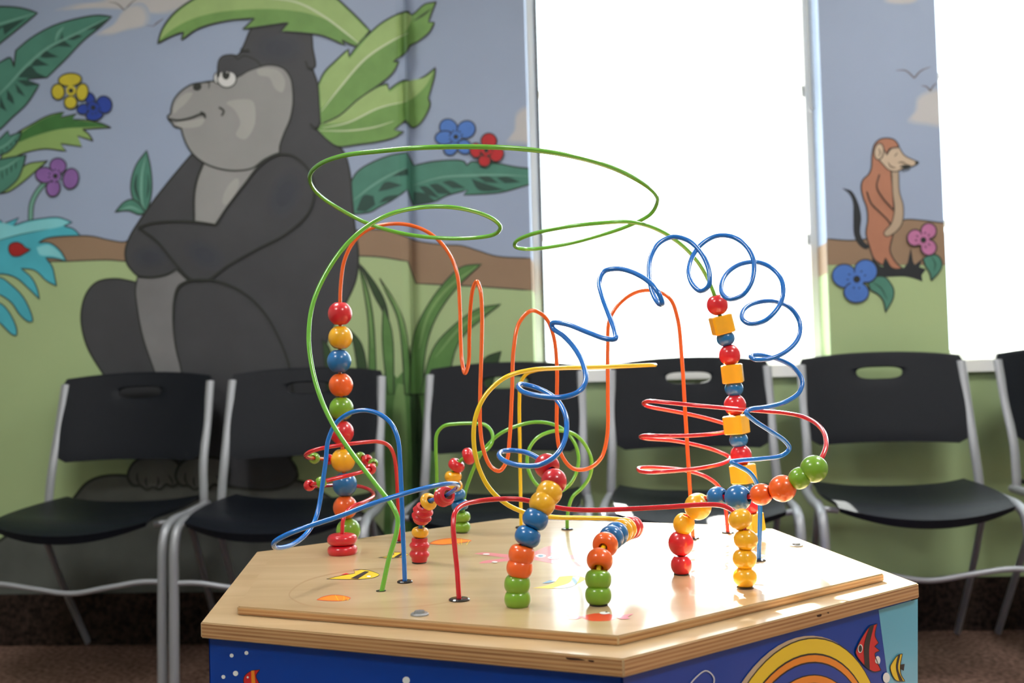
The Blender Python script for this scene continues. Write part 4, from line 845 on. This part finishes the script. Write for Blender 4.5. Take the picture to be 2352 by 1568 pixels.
# short red wire in front
a, b = wire('red_front', [(1055, 1378, -.2271), (1050, 1310, -.226), (1044, 1250, -.222), (1041, 1205, -.216), (1045, 1177, -.208), (1062, 1160, -.195), (1095, 1151, -.18), (1140, 1146, -.168), (1190, 1146, -.16), (1240, 1155, -.158), (1290, 1167, -.158), (1350, 1171, -.16), (1430, 1169, -.165), (1530, 1164, -.17), (1610, 1159, -.176), (1655, 1160, -.18), (1680, 1170, -.183), (1697, 1187, -.185), (1708, 1212, -.187), (1713, 1240, -.187), (1710, 1284, -.187), (1711, 1326, -.187), (1712, 1350, -.1871)], WR, 'low red wire across the front of the board')
washer(a, .0105); washer(b, .0088)
# blue wire at the left
a, b = wire('blue_left', [(930, 1337, -.134), (928, 1280, -.133), (925, 1210, -.131), (922, 1130, -.127), (919, 1060, -.122), (914, 1010, -.117), (898, 972, -.112), (870, 950, -.107), (835, 942, -.103), (800, 950, -.10), (772, 972, -.10), (754, 1010, -.10), (748, 1060, -.103), (741, 1110, -.108), (733, 1160, -.116), (723, 1195, -.126), (703, 1226, -.145), (675, 1248, -.17), (648, 1257, -.195), (630, 1255, -.215), (632, 1243, -.228), (660, 1227, -.23), (710, 1208, -.228), (780, 1185, -.218), (860, 1155, -.205), (940, 1130, -.185), (1005, 1114, -.16), (1038, 1110, -.138), (1052, 1113, -.112), (1049, 1121, -.085), (1035, 1131, -.067), (1018, 1141, -.05), (1000, 1146, -.04), (984, 1152, -.03), (974, 1168, -.022), (968, 1190, -.0165), (965, 1222, -.0140), (964, 1250, -.0135), (963, 1292, -.0135)], WB, 'blue wire arching at the left, reaching past the edge')
washer(a); washer(b, .0088)
# small red spiral at the left
a, b = wire('red_left', [(917, 1245, .148), (916, 1200, .146), (913, 1130, .14), (909, 1070, .132), (903, 1040, .122), (890, 1021, .108), (868, 1014, .095), (840, 1015, .078), (790, 1021, .055), (745, 1028, .042), (715, 1036, .04), (702, 1044, .052), (708, 1051, .08), (722, 1052, .11), (745, 1054, .16), (770, 1054, .208), (800, 1049, .225), (825, 1049, .215), (842, 1055, .20), (856, 1063, .175), (858, 1072, .14), (845, 1079, .10), (810, 1089, .075), (760, 1101, .058), (730, 1109, .052), (712, 1114, .058), (706, 1116, .075), (716, 1117, .105), (750, 1115, .17), (780, 1113, .215), (815, 1115, .225), (842, 1121, .21), (857, 1132, .18), (855, 1142, .14), (835, 1153, .105), (812, 1162, .082), (796, 1175, .068), (788, 1195, .06), (786, 1225, .058), (787, 1272, .0583)], WR, 'small red wire spiralling round the left bead column')
washer(a)
# green wires at the back
a, b = wire('green_beads', [(1061, 1223, .2273), (1061, 1187, .2273), (1056, 1158, .227), (1049, 1133, .226), (1043, 1115, .225), (1041, 1094, .223), (1043, 1080, .222), (1050, 1066, .22), (1062, 1054, .219), (1077, 1047, .218), (1096, 1042, .22), (1114, 1035, .224), (1127, 1022, .228), (1132, 1003, .232), (1126, 986, .236), (1112, 975, .24), (1088, 972, .244), (1050, 973, .25), (1020, 978, .255), (1004, 995, .258), (1001, 1030, .26), (1003, 1085, .265), (1002, 1125, .268), (990, 1165, .27), (974, 1195, .27), (968, 1215, .27)], WG, 'small light green wire loop at the back left')
washer(a); washer(b, .006)
a, b = wire('green_loop', [(1063, 1218, .262), (1063, 1170, .262), (1069, 1130, .26), (1085, 1083, .257), (1102, 1047, .254), (1122, 1020, .252), (1150, 995, .25), (1190, 977, .248), (1232, 969, .246), (1272, 975, .243), (1302, 993, .24), (1322, 1022, .235), (1329, 1055, .23), (1322, 1090, .225), (1303, 1118, .22), (1277, 1131, .216), (1250, 1126, .214), (1225, 1103, .214), (1212, 1070, .216), (1214, 1035, .22), (1231, 1008, .225), (1258, 993, .23), (1290, 989, .235), (1322, 999, .24), (1346, 1025, .243), (1359, 1060, .245), (1354, 1095, .245), (1335, 1122, .244), (1316, 1140, .242), (1307, 1163, .241), (1303, 1190, .2405), (1303, 1216, .2402)], WG, 'light green wire with one full coil at the back')
washer(b)
bm = bmesh.new()
def bolt(x, y):
    p = onZ(x, y, ZT); bm = bmesh.new(); lathe(bm, [(.0085, 0), (.0085, .0012), (.0078, .002), (.0052, .002), (.0045, .0042), (.0005, .0046), (.0005, 0)], 24); obj('bolt', bm, boltm, table, loc=(p.x, p.y, ZT))
bolt(964, 1412); bolt(1829, 1254)

ordn = ['topmost', 'second', 'third', 'fourth', 'fifth', 'sixth', 'seventh', 'eighth', 'ninth', 'tenth', 'eleventh', 'twelfth']
def series(key, L, fmt, group, **k):
    for i, (x, y, col, kind, d, h, *rest) in enumerate(L):
        pos = ordn[i] if i == 0 else ordn[i]+' from the top'
        kk = dict(k); 
        if rest: kk.update(rest[0])
        shp = {'ball': 'round', 'barrel': 'barrel', 'disc': 'flat disc', 'cube': 'cube', 'ring': 'ridged', 'tiny': 'tiny round'}[kind]
        bead(key, x, y, col, kind, d, h, fmt.format(col=col, pos=pos, shp=shp), group, **kk)
cols = ['red', 'yellow', 'blue', 'orange', 'green']
ys = [(782, 720), (783, 775), (779, 829), (783, 884), (784, 938), (785, 993), (788, 1057), (792, 1112), (793, 1165), (799, 1218)]
series('orange', [(x, y, cols[i % 5], 'barrel' if False else 'ball', .0338, .0328) for i, (x, y) in enumerate(ys)], '{col} {shp} bead, {pos} on the tall left column', 'beads on the tall left column', hi_i=.3)
rc = [(1647, 700, 'red', 'ball', .0285, .0268), (1658, 745, 'yellow', 'cube', .027, .0245), (1666, 777, 'blue', 'ball', .0245, .0200), (1676, 815, 'red', 'ball', .0285, .0270), (1683, 858, 'yellow', 'cube', .027, .0245), (1686, 892, 'blue', 'ball', .0245, .0200), (1689, 930, 'red', 'ball', .0290, .0275), (1691, 975, 'yellow', 'cube', .027, .0245), (1695, 1010, 'blue', 'ball', .0245, .0200), (1702, 1045, 'red', 'ball', .0280, .0265), (1706, 1088, 'yellow', 'cube', .027, .0245), (1713, 1125, 'blue', 'ball', .0245, .0200), (1719, 1160, 'red', 'ball', .0285, .0265), (1726, 1200, 'yellow', 'cube', .027, .0245)]
ordn += ['thirteenth', 'fourteenth']
series('green', [q+((dict(roll=.25+.05*i),) if q[3] == 'cube' else ()) for i, q in enumerate(rc)], '{col} {shp} bead, {pos} on the tall right column', 'beads on the tall right column', lo_i=.8)
fc = [(1252, 1074, 'red'), (1271, 1105, 'red'), (1262, 1132, 'yellow'), (1246, 1157, 'yellow'), (1230, 1192, 'blue'), (1212, 1232, 'blue'), (1199, 1273, 'orange'), (1193, 1304, 'orange'), (1188, 1341, 'green'), (1189, 1375, 'green')]
series('blue', [(x, y, c, 'barrel', .0252, .0182 if i > 3 else .020) for i, (x, y, c) in enumerate(fc)], '{col} barrel bead, {pos} on the bent front middle stack', 'barrel beads on the front middle stack', hi_i=.12)
fr = [(1452, 1210, 'red'), (1445, 1212, 'red'), (1436, 1216, 'yellow'), (1427, 1220, 'yellow'), (1416, 1227, 'blue'), (1405, 1236, 'blue'), (1391, 1251, 'orange'), (1377, 1286, 'orange'), (1372, 1330, 'green'), (1375, 1366, 'green')]
series('yellow', [(x, y, c, 'barrel', .0252, .0182) for x, y, c in fr], '{col} barrel bead, {pos} on the front stack tipping backwards', 'barrel beads on the backward tipping stack', lo_i=.78)
for (x, y, c, d, lab) in ((1869, 1076, 'green', .0275, 'large green ball at the right end of the red wire string'), (1837, 1098, 'green', .0222, 'small green ball next to the large green one'), (1797, 1121, 'orange', .0275, 'large orange ball on the right red wire string'), (1748, 1134, 'orange', .0226, 'small orange ball beside the large blue one'),
                          (1695, 1144, 'blue', .0275, 'large blue ball in the middle of the red wire string'), (1648, 1139, 'blue', .0222, 'small teal blue ball left of the large blue one'), (1603, 1163, 'yellow', .0290, 'large yellow ball at the bend of the red wire string'), (1572, 1203, 'yellow', .0232, 'small yellow ball between the large yellow and large red balls'),
                          (1564, 1247, 'red', .0275, 'large red ball above the small red one, front right'), (1565, 1297, 'red', .0228, 'small red ball at the foot of the right string')):
    bead('red_ball', x, y, c, 'ball', d, d*.95, lab, 'round beads on the right red wire', hi_i=.35)
yb = [(1699, 1193), (1713, 1239), (1710, 1283), (1711, 1325)]
series('red_front', [(x, y, 'yellow', 'ball', .0243, .0198) for x, y in yb], '{col} bead, {pos} in the all-yellow stack at the front right', 'yellow beads at the front right', lo_i=.7)
for (x, y, c, kind, d, h, lab) in ((1020, 1140, 'red', 'ring', .0232, .0205, 'red ridged bead at the open end of the left tube stack'), (984, 1151, 'yellow', 'barrel', .0215, .0100, 'yellow bead between two red ridged beads on the bend'), (972, 1180, 'red', 'ring', .0248, .0215, 'red ridged bead just above the lower yellow one'),
                                   (965, 1222, 'yellow', 'barrel', .0205, .0118, 'short yellow bead in the middle of the left tube stack'), (963, 1262, 'red', 'ring', .0248, .0280, 'red ridged bead at the foot of the left tube stack')):
    bead('blue_left', x, y, c, kind, d, h, lab, 'beads on the left blue wire', lo_i=.75)
gb = [(1076, 1047, 'red'), (1048, 1068, 'red'), (1041, 1094, 'yellow'), (1044, 1117, 'yellow'), (1049, 1137, 'blue'), (1055, 1160, 'blue'), (1061, 1187, 'green'), (1061, 1210, 'green')]
series('green_beads', [(x, y, c, 'barrel', .0245, .0150) for x, y, c in gb], '{col} barrel bead, {pos} on the small back stack', 'barrel beads on the back stack', hi_i=.45)
for (x, y, c, d, lab, r0, r1) in ((722, 1052, 'green', .0150, 'tiny green bead at the far left, upper turn of the red spiral', .2, .5), (755, 1055, 'red', .0150, 'tiny red bead half hidden by the left column, upper turn', .3, .5), (827, 1050, 'green', .0150, 'tiny green bead just right of the left column', .4, .5), (843, 1056, 'red', .0150, 'tiny red bead at the right turn of the spiral, upper', .42, .55),
                                  (857, 1064, 'green', .0140, 'tiny green bead at the outer right turn of the spiral', .45, .56), (851, 1076, 'red', .0150, 'tiny red bead at the right turn of the spiral, lower', .5, .6), (738, 1107, 'green', .0150, 'tiny green bead on the lower left of the spiral', .55, .66), (711, 1115, 'red', .0150, 'tiny red bead seen end-on at the far left of the spiral', .6, .72)):
    bead('red_left', x, y, c, 'tiny', d, d*.9, lab, 'tiny beads on the red spiral', lo_i=r0, hi_i=r1)
for (x, y, lab) in ((788, 1238, 'upper of two flat red disc beads on the board'), (787, 1263, 'lower of two flat red disc beads on the board')):
    bead('red_left', x, y, 'red', 'disc', .038, .0145, lab, 'red disc beads at the foot of the spiral', lo_i=.9)
